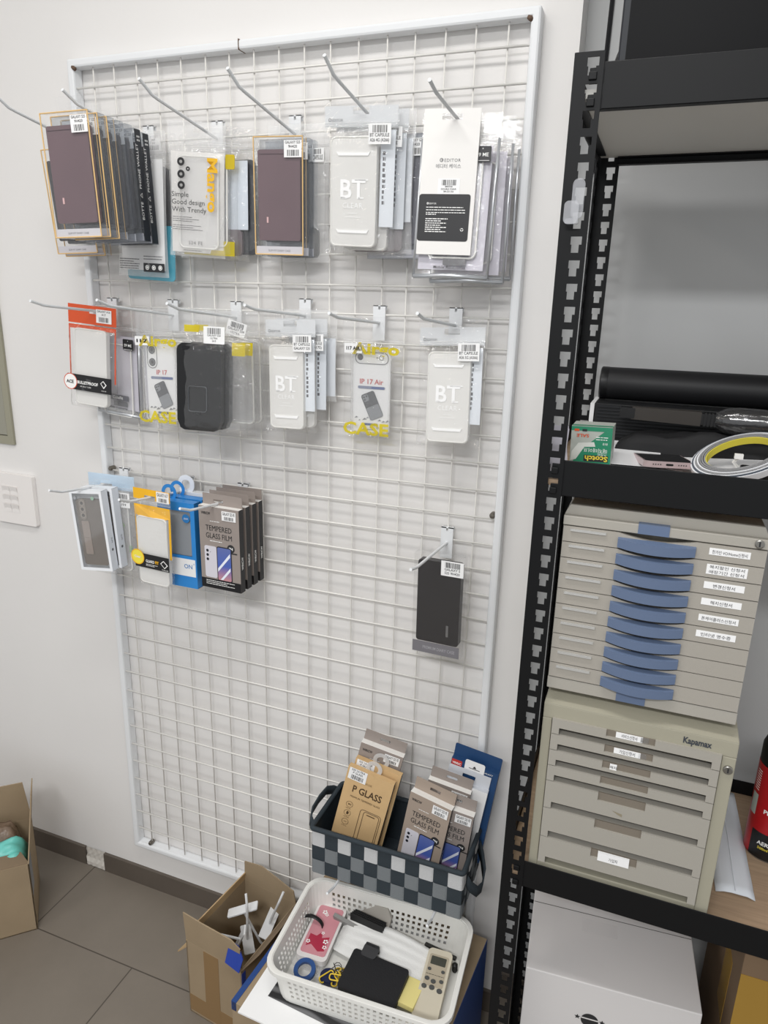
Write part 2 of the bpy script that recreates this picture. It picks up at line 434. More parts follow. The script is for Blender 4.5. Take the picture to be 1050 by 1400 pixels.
# ------------------------------------------------------------------ package parts
def barcode(parent, x, z, y, w, h, lines=(), name='barcode_label', bars_top=True, tilt=0):
    m = MB(); T = Matrix.Translation((x, y, z)) @ Matrix.Rotation(tilt * D, 4, 'Y')
    m.box(-w / 2, w / 2, -.0003, 0.0001, -h / 2, h / 2, 0, T)
    bh = h * .36
    zb = h / 2 - h * .08 if bars_top else -h / 2 + h * .08 + bh
    xx = -w * .32; rr = random.Random(int(w * 1e5) + int(x * 1e5))
    while xx < w * .32:
        bw = rr.choice((.0006, .0009, .0014)); m.rect(xx, xx + bw, zb - bh, zb, -.0005, 1, T); xx += bw + rr.choice((.0006, .001, .0013))
    nl = max(1, len(lines)); step = (h - bh - h * .16) / nl
    for i, s in enumerate(lines):
        zz = (zb - bh - step * (i + .8)) if bars_top else (h / 2 - step * (i + .85))
        a_, b_, x0_, x1_, _, _ = text_geo(s, .012, 1.0); wd_ = (x1_ - x0_) * step * .95
        m.text(s, step * .95, 0, zz, -.0005, 1, 'c', bold=.012, T=T, width=min(wd_, w * .86))
    return m.build(name, [LABEL, INK], parent)
def microtext(m, x0, x1, z, y, n, step, hgt, mi, seed=1, T=None):
    r = random.Random(seed)
    for i in range(n):
        x = x0; end = x1 - (x1 - x0) * r.choice((0, .05, .3))
        while x < end:
            w = min(end - x, r.uniform(.002, .007)); m.rect(x, x + w, z - step * i - hgt, z - step * i, y, mi, T); x += w + .0009
def tab_piece(parent, w, z0, z1, hz, m_, y=0, th=.0006, name='hang_tab', hw=.026, hh=.008, hx=0):
    out = [(-w / 2, z0), (w / 2, z0), (w / 2, z1 - .003), (w / 2 - .003, z1), (-w / 2 + .003, z1), (-w / 2, z1 - .003)]
    m = MB(); m.prism(out, y, y + th, hole=rrect(hw, hh, hh * .35, 3, hx, hz))
    return m.build(name, m_, parent)

def bag_geo(w, h, t, hz, header=.034, seed=0, hw=.013, bumpy=.0012, z0=0.0, hx=0):
    """puffed two-layer pouch, top edge at z0, with a hang hole at height hz"""
    xs = [-w / 2, -w * .47, -w * .40, -w * .28, -w * .17, hx - hw, hx + hw, w * .17, w * .28, w * .40, w * .47, w / 2]
    xs = sorted(q for q in xs if not (hx - hw < q < hx + hw))
    zs = [z0, hz + .0010, hz - .007, -header * .6, -header]
    zs = sorted(set(zs), reverse=True)
    zz = [-header - (h - header) * f for f in (.03, .08, .15, .24, .34, .44, .54, .64, .74, .84, .91, .955, .985, 1)]
    zs += zz; m = MB(); rn = random.Random(seed); nx = len(xs)
    for side in (-1, 1):
        vs = []; 
        for j, z in enumerate(zs):
            for i, x in enumerate(xs):
                u = 1 - min(1, abs(2 * x / w)) ** 3
                s = 0 if z >= -header else (-z - header) / (h - header)
                pr = (min(1, s * 9) * min(1, (1 - s) * 12)) ** .5 if 0 < s < 1 else 0
                edge = i in (0, nx - 1) or j in (0, len(zs) - 1)
                y = side * (t / 2 * u ** .4 * pr + (0 if edge else .0004))
                if not edge and pr > 0: y += side * rn.uniform(-bumpy, bumpy) * pr
                dx = -.003 * math.copysign(1, x) * (4 * s * (1 - s)) * (abs(2 * x / w) ** 4) if s else 0
                vs.append((x + dx + (rn.uniform(-.0006, .0006) if False else 0), y, z))
        fs = []
        ih = xs.index(hx - hw); jh = zs.index(hz + .0010) if (hz + .0010) in zs else 1
        for j in range(len(zs) - 1):
            for i in range(nx - 1):
                if i == ih and j == jh: continue
                q = (j * nx + i, j * nx + i + 1, (j + 1) * nx + i + 1, (j + 1) * nx + i)
                fs.append(q if side < 0 else q[::-1])
        m.add(vs, fs)
    return m
def phone_case(parent, w, h, d, zt, y, mats, cx=0, cam=None, r=.009, rim=True, name='phone_case', camx=None):
    """phone case seen from behind: rounded slab, rim, camera cut-out"""
    m = MB(); m.prism(rrect(w, h, r, 6, cx, zt - h / 2), y, y + d, 0)
    o = m.build(name, mats[0], parent, bevel=min(.0025, d * .3))
    if rim and len(mats) > 1:
        p = [(x, y + .0006, z) for x, z in rrect(w - .003, h - .003, r, 6, cx, zt - h / 2)]
        MB().tube(p, .0017, 6, closed=True).build('case_rim', mats[1], o, smooth=True)
    return o

def wallet_box(label, hk, y, z, w=.095, h=.195, d=.017, leather=BROWNL, edge=GOLD, dress='gold', yaw=4, pit=1.5, rol=-1.6, x=None, group=None, clear=PET, spine=None):
    t = thing('phone_case_box', label, 'phone case box', group=group)
    # clear box: six thin walls
    m = MB(); m.box(-w / 2, w / 2, 0, d, -h, 0)
    m.build('clear_box', clear, t)
    if edge:
        m = MB(); e = .0011
        p = [(-w / 2 + e, -.0006, -e), (w / 2 - e, -.0006, -e), (w / 2 - e, -.0006, -h + e), (-w / 2 + e, -.0006, -h + e)]
        for i in range(4): m.tube([p[i], p[(i + 1) % 4]], e, 6)
        m.tube([(w / 2 - e, d, -e), (w / 2 - e, d, -h + e)], e * .5, 5)
        m.build('printed_edge', edge, t)
    lw = w - .014; lh = h - .044
    m = MB(); m.prism(rrect(lw, lh, .004, 4, 0, -.024 - lh / 2 + .004), .0022, d - .002)
    o = m.build('wallet_case', leather, t, bevel=.002)
    if leather is BROWNL:
        q = MB(); zt_ = -.024 + .004
        q.tube([(-lw / 2 + .003, .0019, zt_ - .007), (lw / 2 - .003, .0019, zt_ - .007)], .0006, 5)
        q.build('stitched_seam', mat('dark stitching', '#55434b', 0.6), o)
        q = MB(); q.box(-lw * .30, -lw * .26, .0012, .0022, -h * .72, -h * .67); q.build('fabric_tag', mat('white red tag', '#d9b3b3', 0.6), o)
    m = MB(); m.box(-w / 2 + .002, w / 2 - .002, .0006, .001, -h + .002, -h + .0145)
    m.text('SLIM FIT DIARY CASE', .0045, 0, -h + .006, .0004, 1, 'c')
    m.build('base_strip', [LIGHTSTRIP, GREYINK], t)
    if spine:
        m = MB(); m.box(w / 2 - .0002, w / 2 + .0002, .0008, d - .0008, -h + .001, -.001, 0)
        T = Matrix.Translation((w / 2 + .0005, d / 2 - .003, -h * .80)) @ Matrix.Rotation(PI / 2, 4, 'Z') @ Matrix.Rotation(-PI / 2, 4, 'Y')
        m.text(spine, .0085, 0, 0, 0, 1, 'l', T=T, width=.125)
        for k in range(6):
            m.add([(w / 2 + .0005, d * .3 + .003 * (k % 3), -.014 - .006 * (k // 3)), (w / 2 + .0005, d * .3 + .003 * (k % 3) + .0016, -.014 - .006 * (k // 3)),
                   (w / 2 + .0005, d * .3 + .003 * (k % 3) + .0016, -.011 - .006 * (k // 3)), (w / 2 + .0005, d * .3 + .003 * (k % 3), -.011 - .006 * (k // 3))], [(0, 1, 2, 3)], 1)
        m.build('spine_print', [NAVYBK, PALEINK], t)
    barcode(t, w * .30, -.020, -.0012, .032, .026, ('GALAXY S25', '9H420'), bars_top=False)
    rz = rodz(hk, y)
    xx = hk[0] - .004 if x is None else x
    hz = rz - z
    tab_piece(t, .05, -.004, max(.012, hz + .012), hz, PET, y=d - .0008, hx=max(-.011, min(.011, hk[0] - xx)), hw=.024)
    place(t, xx, y, z, yaw, pit, rol)
    return t

def pouch(label, hk, y, z, w, h, t=.012, x=None, yaw=0, pit=0, rol=0, bagm=None, header=.036, seed=1, group=None, name='phone_case_pouch', hx=None):
    rz = rodz(hk, y); xx = hk[0] if x is None else x
    th = thing(name, label, 'phone case pouch', group=group)
    top = max(0.0, rz + .010 - z); hz = min(rz - z, top - .005)
    hz = max(hz, -header * .6 + .007)
    dx = max(-w * .12, min(w * .12, (hk[0] - xx))) if hx is None else hx
    bag_geo(w, h, t, hz, header, seed, z0=top, hx=dx).build('pouch', bagm or BAG, th, smooth=True)
    m = MB()
    for k in (0, .0035): m.box(-w / 2 + .002, w / 2 - .002, -.0010, .0010, -header * .86 + k - .0007, -header * .86 + k + .0007)
    m.build('zip_strip', BAGM, th)
    place(th, xx, y, z, yaw, pit, rol)
    return th

# ------------------------------------------------------------------ top row, first hook: gold-edged boxes
y = -.1985
wallet_box('gold-edged clear box with a brown wallet case, frontmost of the top left stack', H1, y, 1.827, x=.160, yaw=4.8)
nm = ['second', 'third', 'fourth', 'fifth']
for k in range(4):
    y += .0205
    wallet_box(nm[k] + ' box from the front of the top left stack, with grey wallet case', H1, y, 1.8265 - .0012 * k, x=.162 + .0015 * k, yaw=4 - k * .6, leather=mat('smoke grey leather', '#55565c', .4),
               edge=(GOLD if k in (0, 1) else None), clear=PETG, d=.018, h=.193, group='clear wallet case boxes of the top left stack')
for k in range(2):
    y += .0205
    wallet_box(('nearer of two black wallet boxes with white spine lettering, top left stack', 'farther of two black wallet boxes with white spine lettering, top left stack')[k],
               H1, y, 1.820 - .003 * k, x=.168 + .001 * k, yaw=2, leather=BLACKL, edge=None, clear=PETG, d=.018, h=.187, spine='BOTTE  \u25b3  PHONE WALLET')
y = -.0530
t = pouch('slim pouch with a black phone case at the wall end of the top left stack', H1, y, 1.812, .095, .185, .010, x=.172, seed=5)
phone_case(t, .078, .155, .008, -.026, -.004, [BLACKL])
t = pouch('clear pouch with a dark grey case, hindmost on the second top hook', H1, -.016, 1.806, .10, .19, .008, x=.187, seed=6)
phone_case(t, .074, .15, .007, -.034, -.003, [mat('charcoal case', '#47494d', 0.4)])
barcode(t, .01, .004, -.0012, .03, .022, ('A35', '6.6'), bars_top=False)
# long pouches hanging low behind the stack
t = pouch('long frosted pouch with a black icon panel, hanging low behind the top left stack', H1, -.040, 1.822, .118, .247, .010, x=.182, rol=2, bagm=BAGM, seed=8)
MB().box(-.05, .05, .0008, .0014, -.235, -.04).build('insert_card', WHITE, t)
m = MB(); m.box(.005, .053, -.0062, -.0056, -.238, -.222)
for k in range(3): m.annulus(.014 + .015 * k, -.230, .003, .0045, -.0065, 1, n=14); m.disc(.014 + .015 * k, -.230, .0022, -.0066, 1, n=10)
m.build('icon_panel', [mat('black print panel', '#2d2e31', .5), PALEINK], t)
m = MB(); microtext(m, -.05, -.004, -.215, -.0064, 5, .0042, .0016, 0, 3); microtext(m, .006, .05, -.209, -.0064, 2, .005, .0016, 0, 4); m.build('printed_text', [GREYINK], t)
t = pouch('long pouch with a teal backing sheet, lowest behind the top left stack', H1, -.028, 1.822, .122, .258, .008, x=.194, rol=3, bagm=BAG, seed=9)
MB().prism(rrect(.112, .10, .008, 5, 0, -.203), .0005, .0015).build('backing_sheet', mat('teal sheet', '#3f9fb6', .5), t)
# far left hook
wallet_box('gold-edged clear box hanging lower at the far left, nearer of the two there', H0, -.0823, 1.7994, w=.0966, h=.1854, x=.0376, yaw=2, pit=4.4, leather=mat('black patent', '#1d1b20', .15, 0, .6), edge=GOLD)
wallet_box('gold-edged clear box hanging lower at the far left, farther of the two there', H0, -.060, 1.796, w=.0966, h=.1854, x=.040, yaw=2, pit=3, leather=DARKL, edge=GOLD)

# ------------------------------------------------------------------ top row, second hook: yellow lettered pouch and others
YEL = mat('yellow print', '#e9b51f', .45); YELF = film('yellow film print', tint='#f4e04a', haze=.6, hazecol='#e8d51e', gloss=1, rough=.2)
t = pouch('frosted pouch with big vertical yellow letters and three printed lens rings', H2, -.0592, 1.827, .107, .217, .016, x=.3216, yaw=12, pit=2.5, rol=3.2, bagm=BAGM, seed=12, header=.034)
MB().box(-.05, .05, .0030, .0036, -.210, -.042).build('insert_card', mat('off white card', '#e6e4e1', .6), t)
phone_case(t, .076, .155, .006, -.048, -.0035, [FROST2, FROSTRIM], cx=.004)
m = MB(); yy = -.0112
for (cz, r) in ((-.060, .0068), (-.080, .0068), (-.098, .0068)): m.annulus(-.025, cz, .0027, r, yy, 0, n=20)
m.annulus(-.012, -.071, .0013, .0038, yy, 0, n=16)
m.text('Simple', .0122, -.043, -.117, yy, 0); m.text('Good design', .0122, -.043, -.1295, yy, 0); m.text('With Trendy', .0122, -.043, -.142, yy, 0)
m.text('S24 FE', .0085, .001, -.196, yy, 1, 'c', spacing=1.2)
microtext(m, -.042, .010, -.150, yy, 3, .0034, .0011, 1, 6); microtext(m, -.042, .014, -.164, yy, 3, .0034, .0011, 1, 7); microtext(m, -.022, .012, -.206, yy, 1, .003, .001, 1, 8)
m.build('printed_text', [INK, GREYINK], t)
m = MB(); m.text('Mango', .026, .0245, -.052, yy - .0003, 0, rot=-PI / 2, bold=.03, width=.088)
m.build('yellow_lettering', YEL, t)
yy = -.04
t = pouch('clear pouch with yellow corner print, right behind the yellow lettered one', H2, yy, 1.829, .118, .222, .012, x=.334, yaw=6, rol=2, seed=13)
m = MB(); m.prism(rrect(.018, .024, .003, 3, .044, -.058), -.0066, -.006); m.build('yellow_print', YELF, t)
m = MB(); m.flat([(-.05, -.215), (.052, -.215), (.052, -.19), (.03, -.19), (.03, -.206), (-.05, -.206)], -.0045); m.build('yellow_print', YELF, t)
phone_case(t, .076, .155, .008, -.045, -.004, [FROST2, FROSTRIM])
t = pouch('pouch with pale blue card and a dark case behind the yellow lettered one', H2, -.027, 1.825, .116, .22, .010, x=.346, yaw=3, rol=1, seed=14)
MB().box(.01, .056, .0, .0006, -.165, -.05).build('insert_card', mat('pale blue card', '#d5dde6', .6), t)
phone_case(t, .09, .045, .006, -.165, -.003, [mat('brown grey case', '#6d6468', .4)], name='phone_case')
t = pouch('slim pouch with a charcoal case, nearest the panel on the third top hook', H2, -.014, 1.822, .104, .205, .008, x=.366, yaw=2, rol=0, seed=15)
phone_case(t, .088, .16, .006, -.045, -.003, [mat('charcoal case', '#47494d', .4)])

# ------------------------------------------------------------------ top row, third stack
y = -.0631
wallet_box('gold-edged clear box with a brown wallet case, in the middle of the top row', H3, y, 1.8018, w=.0923, h=.188, d=.014, x=.484, yaw=4.1, pit=2.3, rol=1)
for k in range(2):
    y += .0165
    wallet_box(('clear box with a dark case right behind the middle gold-edged box', 'clear box with a dark case, second behind the middle gold-edged box')[k], H3, y, 1.8005, w=.0923, h=.188, d=.0145, x=.487 + .002 * k,
               yaw=3, pit=1, rol=.5, leather=DARKL, edge=None, clear=PETG)
t = pouch('frosted pouch with a barcode label tucked behind the middle gold-edged box', H3, -.021, 1.822, .118, .218, .009, x=.502, bagm=BAGM, seed=21)
phone_case(t, .076, .05, .006, -.16, -.003, [BLACKL]); barcode(t, .035, -.045, -.0052, .03, .022, ('BT CAPSULE',))

# ------------------------------------------------------------------ frosted "BT" pouches
def bt_pouch(label, hk, y, z, w, h, x, yaw=0, pit=0, rol=0, seed=1, text2='A26 4G (A266)', caseoff=(-.006, -.052), cw=.078, ch=.160, group=None, clear=True, lab=None, side=False):
    t = pouch(label, hk, y, z, w, h, .018, x=x, yaw=yaw, pit=pit, rol=rol, bagm=BAG, seed=seed, header=.034, group=group)
    MB().prism(rrect(w - .004, .030, .006, 4, 0, -.017), .0012, .0018, hole=rrect(.028, .010, .003, 3, 0, -.009)).build('header_card', film('milky header', haze=.86, hazecol='#f3f5f7', gloss=.6), t)
    cx, cz = caseoff
    c = phone_case(t, cw, ch, .009, cz, -.005, [FROST, FROSTRIM], cx=cx)
    m = MB(); yy = -.0058
    m.text('BT', .040, cx, cz - ch * .55, yy, 0, 'c', bold=.02)
    for dx_, w_ in ((-.0215, .008), (.0095, .010)): m.rect(cx + dx_, cx + dx_ + w_, cz - ch * .552, cz - ch * .552 + .0022, yy, 0)
    m.rect(cx + .0035, cx + .0262, cz - ch * .55 + .0262, cz - ch * .55 + .0286, yy, 0)
    m.text('CLEAR', .0115, cx, cz - ch * .64, yy, 0, 'c', spacing=1.1)
    m.rect(cx - .008, cx + .008, cz - ch * .69, cz - ch * .686, yy, 0); m.rect(cx - .014, cx + .014, cz - ch * .725, cz - ch * .721, yy, 0)
    m.build('embossed_text', mat('milk white emboss', '#ffffff', .4), c)
    m = MB()
    for zz, k in ((cz - ch * .17, 1), (cz - ch * .87, 1)):
        m.prism([(cx - cw * .32, zz), (cx + cw * .32, zz), (cx + cw * .36, zz + .0055), (cx + cw * .30, zz + .004), (cx - cw * .30, zz + .004), (cx - cw * .36, zz + .0055)], -.0066, -.005)
    m.build('grip_bar', mat('milk white emboss', '#ffffff', .4), c)
    m = MB(); m.box(w * .27, w * .46, .002, .0026, -h * .80, -.036); microtext(m, w * .30, w * .34, -h * .3, .0018, 10, .008, .005, 1, seed); m.build('insert_card', [mat('bluish white card', '#e4e9ef', .6), GREYINK], t)
    lx, lz = lab or (w * .29, -.043)
    barcode(t, lx, lz, -.0107, .038, .029, ('BT CAPSULE', text2))
    m = MB(); m.annulus(-w / 2 + .012, -.022, .0018, .0026, -.0016, 0, n=12); m.text('EDITOR', .0055, -w / 2 + .016, -.0242, -.0016, 0); m.build('printed_text', GREYINK, t)
    return t
bt_pouch('big frosted pouch with raised capital letters and barcode label, top row', H4, -.0786, 1.836, .130, .222, .641, -1, 5, 2.5, seed=31, cw=.082, ch=.165, caseoff=(-.009, -.045))
bt_pouch('second frosted pouch, right behind the big one in the top row', H4, -.058, 1.834, .128, .222, .652, 0, 3, 1.5, seed=32, text2='A17 LTE')
t = pouch('pouch with bluish card hanging third on the big frosted pouch hook', H4, -.040, 1.832, .125, .215, .009, x=.658, seed=33, bagm=BAGM)
MB().box(-.02, .058, 0, .0006, -.165, -.04).build('insert_card', mat('bluish white card', '#e4e9ef', .6), t)
phone_case(t, .09, .045, .006, -.166, -.003, [mat('brown grey case', '#6d6468', .4)])
for k in range(2):
    t = wallet_box(('clear box with a grey phone case fourth on the big frosted pouch hook', 'clear box with grey phone case hindmost on the big frosted pouch hook')[k], H4, -.034 + .014 * k, 1.800 + .003 * k, w=.10, h=.19, d=.011,
                   x=.688 + .006 * k, yaw=0, pit=0, rol=0, leather=mat('smoke grey case', '#716f76', .35), edge=None, clear=PETG)

# ------------------------------------------------------------------ white card with black panel
t = thing('phone_case_box', 'tall white box with a black printed lower panel, right end of the top row', 'phone case box')
w, h, d = .0859, .2068, .010
rz = rodz(H5, -.0843); hz = rz - 1.8196
hz = min(hz, -.006)
m = MB(); m.prism([(-w / 2, -h), (w / 2, -h), (w / 2, 0), (-w / 2, 0)], 0, .0008, hole=rrect(.030, .008, .003, 3, 0, hz))
m.box(-w / 2, w / 2, .0009, d, -h, -.020); m.build('box', mat('satin white board', '#eceae7', .45), t)
m = MB(); m.prism(rrect(w * .93, .068, .004, 4, -.003, -.153), -.0004, 0); m.build('black_panel', mat('black printed panel', '#2c2c2e', .45), t)
m = MB(); yy = -.0008
m.annulus(-.029, -.1325, .0008, .0016, yy, 0, n=10); m.text('EDITOR', .0032, -.0265, -.1338, yy, 0)
microtext(m, -.031, .030, -.1375, yy, 3, .0038, .0011, 0, 41); microtext(m, -.031, -.008, -.1475, yy, 1, .003, .0013, 0, 42); microtext(m, -.031, .004, -.154, yy, 7, .0031, .0013, 0, 43)
for k in range(3):
    a = 2 * PI * k / 3 + PI / 2; m.add([(.027 + .003 * math.cos(a + q), yy, -.170 + .003 * math.sin(a + q)) for q in (-.75, .75)] + [(.027 + .0016 * math.cos(a + q), yy, -.170 + .0016 * math.sin(a + q)) for q in (.75, -.75)], [(0, 1, 2, 3)], 0)
m.build('white_print', PALEINK, t)
m = MB(); m.annulus(-.012, -.071, .0018, .0028, -.0003, 0, n=14); m.rect(-.0125, -.0095, -.0715, -.0705, -.0003, 0)
m.text('EDITOR', .0065, -.0075, -.0735, -.0003, 0, spacing=1.15); m.text('\uc5d0\ub514\ud130 \ucf00\uc774\uc2a4', .0068, -.001, -.082, -.0003, 0, 'c'); m.build('printed_text', GREYINK, t)
barcode(t, .002, -.108, -.0002, .034, .022, ('8807500', 'DOUBLE CLEAR', 'SM-S25 256'))
place(t, .7928, -.0843, 1.8196, 6, -2.5, 1)
SILV = mat('silver foil edge', '#c9ccd0', .28, .6)
def foil_pouch(label, hk, y, z, w, h, x, yaw, pit, rol, seed, note=None, tagm=True):
    t = pouch(label, hk, y, z, w, h, .011, x=x, yaw=yaw, pit=pit, rol=rol, seed=seed, header=.030)
    m = MB()
    for s in (-1, 1): m.tube([(s * (w / 2 - .002), -.0004, -.03), (s * (w / 2 - .0025), -.002, -h * .5), (s * (w / 2 - .002), -.0004, -h + .003)], .0024, 6)
    m.tube([(-w / 2 + .002, -.0004, -h + .004), (0, -.004, -h + .006), (w / 2 - .002, -.0004, -h + .004)], .0035, 6)
    m.build('foil_edge', SILV, t, smooth=True)
    m = MB(); m.box(-w / 2 + .008, w / 2 - .01, .001, .0016, -h + .015, -.04); m.build('insert_card', mat('lilac grey card', '#cbc8d2', .5), t)
    phone_case(t, .078, .150, .007, -.055, -.004, [FROST2, FROSTRIM])
    if note:
        m = MB(); m.box(-.030, .028, -.0050, -.0044, -h + .034, -h + .045, 0); m.text(note, .0085, 0, -h + .0365, -.0053, 1, 'c', bold=.01); m.text('Mobile Accessories', .0065, -.001, -h + .016, -.0053, 2, 'c', bold=.02)
        m.box(-.012, .024, -.0046, -.0042, -h + .0215, -h + .032, 3); m.build('printed_text', [mat('grey print panel', '#6a6a70', .5), PALEINK, INK, GREYINK], t)
    if tagm:
        m = MB(); m.prism(rrect(.026, .022, .002, 3, w * .30, -.054), -.0086, -.008, 0); m.text('S9 ME', .0075, w * .30, -.0575, -.0089, 1, 'c', bold=.01); m.annulus(w * .30, -.0465, .0, .0008, -.0089, 1, n=8)
        m.rect(w * .30 - .011, w * .30 + .011, -.0635, -.0629, -.0089, 1)
        m.build('black_tag', [mat('black tag', '#17171a', .4), PALEINK], t)
    return t
foil_pouch('silver-edged pouch directly behind the white card with black panel', H5, -.066, 1.811, .122, .236, .803, 6, -5, 1, 51, note='CutoFit')
foil_pouch('second silver-edged pouch behind the white card with black panel', H5, -.043, 1.806, .122, .236, .819, 4, -3, 0, 52, tagm=False)
foil_pouch('silver-edged pouch nearest the panel behind the white card', H5, -.022, 1.802, .120, .225, .826, 2, 0, 0, 53, tagm=False)

# ------------------------------------------------------------------ middle row
ORANGE = mat('orange print', '#d8552a', .45); BLKP = mat('black print band', '#1b1b1d', .45)
w, h = .1157, .2071
t = pouch('clear pouch with a bright orange header and black band, left end of the middle row', A1, -.0559, 1.517, w, h, .0235, x=.055, yaw=3.2, rol=4.3, seed=61, header=.040)
m = MB(); top = rodz(A1, -.0559) + .010 - 1.517
hz = rodz(A1, -.0559) - 1.517
m.prism([(-w / 2 + .0005, -.036), (w / 2 - .0005, -.036), (w / 2 - .0005, top), (-w / 2 + .0005, top)], -.0014, -.0011, hole=rrect(.027, .009, .003, 3, .007, hz - .001))
m.rect(-w / 2 + .001, w / 2 - .001, -.047, -.039, -.0016)
for s in (-1, 1): m.add([(s * (w / 2 - .001), -.0018, -.047), (s * (w / 2 - .0045), -.0018, -.047), (s * (w / 2 - .0055), -.003, -.15), (s * (w / 2 - .002), -.003, -.15)], [(0, 1, 2, 3)])
m.build('orange_header', ORANGE, t)
phone_case(t, .078, .155, .010, -.045, -.006, [FROST, FROSTRIM], cx=-.002)
m = MB(); m.box(-.054, .052, -.0128, -.0122, -.170, -.138, 0); m.disc(-.047, -.154, .0165, -.0132, 1, n=24); m.annulus(-.047, -.154, .0150, .0165, -.0134, 2, n=24)
m.text('ACE', .0092, -.048, -.1575, -.0136, 3, 'c', bold=.03); m.text('BULLETPROOF', .0085, -.030, -.1565, -.0132, 1, bold=.03, width=.050)
m.text('AIR JELLY CASE', .004, -.024, -.163, -.0132, 1)
m.prism([(.026, -.150), (.033, -.144), (.041, -.152), (.034, -.160)], -.0132, -.0131, 1); m.prism([(.028, -.150), (.033, -.146), (.0385, -.152), (.034, -.157)], -.0135, -.0134, 0); m.text('7COLOR', .003, .034, -.1655, -.0132, 1, 'c')
m.build('black_band', [BLKP, PALEINK, ORANGE, INK], t)
barcode(t, .029, -.018, -.0022, .036, .026, ('GALAXY A16', 'A17'), bars_top=False)
t = foil_pouch('silver-edged pouch behind the orange-header pouch, middle row', A1, -.034, 1.500, .118, .205, .093, -2, 2, 4, 62, note='CutoFit')
t = foil_pouch('second silver-edged pouch behind the orange-header pouch, nearest the panel', A1, -.018, 1.498, .110, .196, .108, -1, 1, 3, 63, tagm=False)

def yellow_pouch(label, hk, y, z, w, h, x, yaw=0, pit=0, rol=0, seed=1, title='IP 17 Air', lens=2, tagtxt='I17 AIR', cardx=0, top=True, lens_bar=True):
    t = pouch(label, hk, y, z, w, h, .014, x=x, yaw=yaw, pit=pit, rol=rol, seed=seed, header=.038)
    cw, ch = .071, .148; cz = -.046
    m = MB(); m.prism(rrect(cw, ch, .006, 5, cardx, cz - ch / 2), .0018, .0024); m.build('insert_card', WHITE, t)
    phone_case(t, cw + .004, ch + .004, .007, cz + .002, -.005, [film('very clear case', haze=.08, hazecol='#ffffff', gloss=1.4, rough=.1), FROST2], cx=cardx)
    m = MB(); yy = .0012
    if lens_bar:
        p = rrect(.062, .020, .009, 5, cardx, cz - .014); m.tube([(a, yy, b) for a, b in p], .0007, 5, 1, closed=True)
        m.annulus(cardx - .022, cz - .013, .0022, .0055, yy, 0, n=18); m.disc(cardx - .022, cz - .013, .0032, yy - .0002, 0, n=14); m.annulus(cardx + .018, cz - .013, .0035, .0045, yy, 1, n=16); m.disc(cardx + .010, cz - .013, .0012, yy, 0, n=8)
    else:
        m.tube([(a, yy, b) for a, b in rrect(.022, .044, .010, 5, cardx - .021, cz - .026)], .0006, 5, 1, closed=True)
        for q in (-.014, -.037): m.annulus(cardx - .021, cz + q, .0030, .0075, yy, 1, n=20); m.disc(cardx - .021, cz + q, .0036, yy - .0002, 0, n=14); m.annulus(cardx - .021, cz + q, .0060, .0075, yy - .0002, 0, n=20)
    m.text(title, .0125, cardx, cz - .060, yy, 2, 'c', bold=.015); m.prism(rrect(.052, .0050, .002, 3, cardx, cz - .0665), yy - .0001, yy, 3)
    m.rect(cardx, cardx + .024, cz - .0685, cz - .0645, yy - .0003, 4)
    # little picture of a grey phone over a splash of shards
    T = Matrix.Translation((cardx + .002, yy - .0003, cz - .099)) @ Matrix.Rotation(24 * D * -1, 4, 'Y')
    m.prism(rrect(.027, .050, .004, 4), -.0002, 0, 5, T); m.prism(rrect(.0255, .024, .003, 4, 0, -.0125), -.0004, -.0003, 6, T); m.prism(rrect(.011, .012, .003, 4, -.006, .017), -.0004, -.0003, 6, T)
    for q in (0, 1, 2): m.disc(-.0085 + .005 * (q % 2), .0195 - .005 * (q // 2), .0018, -.0006, 0, T, 10)
    rr = random.Random(seed)
    for q in range(9):
        a = cardx - .032 + .0075 * q; zz = cz - .1255 + rr.uniform(-.003, .003); s = rr.uniform(.002, .005)
        m.flat([(a, zz), (a + s * 2, zz + s * .4), (a + s, zz + s)], yy - .0002, 6 if q % 2 else 1)
    m.prism(rrect(.026, .004, .0015, 3, cardx, cz - .1335), yy - .0002, yy, 4)
    for q in (-.013, 0, .013): m.annulus(cardx + q, cz - .139, .0014, .0022, yy, 1, n=12)
    microtext(m, cardx - .016, cardx + .016, cz - .1428, yy, 1, .003, .0012, 1, seed)
    m.build('card_print', [INK, GREYINK, mat('red print', '#c23a34', .5), mat('slate print', '#76809a', .5), mat('blue print', '#39538f', .5), mat('phone graphite', '#3c3e42', .4), mat('phone grey', '#83868a', .4)], t)
    yy = -.0090
    m = MB(); m.text('CASE', .031, -w * .46, -h * .965, yy, 0, 'l', bold=.03, width=.088); m.build('yellow_lettering', YELF, t)
    m = MB(); m.text('Airgo', .027, w * .44, -.052, yy, 0, 'r', bold=.035, width=.088)
    m.build('yellow_lettering', YELF, t)
    m = MB(); m.box(-.017, .017, -.0004, 0, -.0085, .0085, 0); m.text(tagtxt, .0085, 0, -.003, -.0007, 1, 'c', bold=.03, width=.026)
    o = m.build('name_sticker', [LABEL, INK], t); o.location = (-w * .30, -.0086, -.043)
    return t
yellow_pouch('zip pouch with white illustrated card and two lens rings, beside the black rugged case', A2, -.076, 1.500, .108, .205, .228, yaw=-.7, pit=-2, rol=-1, seed=64, title='IP 17', tagtxt='I17', cardx=.002, lens_bar=False)
t = pouch('zip pouch behind the two-lens illustrated card, second on its hook', A2, -.055, 1.500, .112, .205, .010, x=.236, seed=65)
phone_case(t, .078, .155, .008, -.042, -.004, [FROST2, FROSTRIM])
t = pouch('zip pouch nearest the panel behind the two-lens illustrated card', A2, -.035, 1.502, .112, .205, .010, x=.240, seed=66)
phone_case(t, .078, .155, .008, -.042, -.004, [FROST2, FROSTRIM])

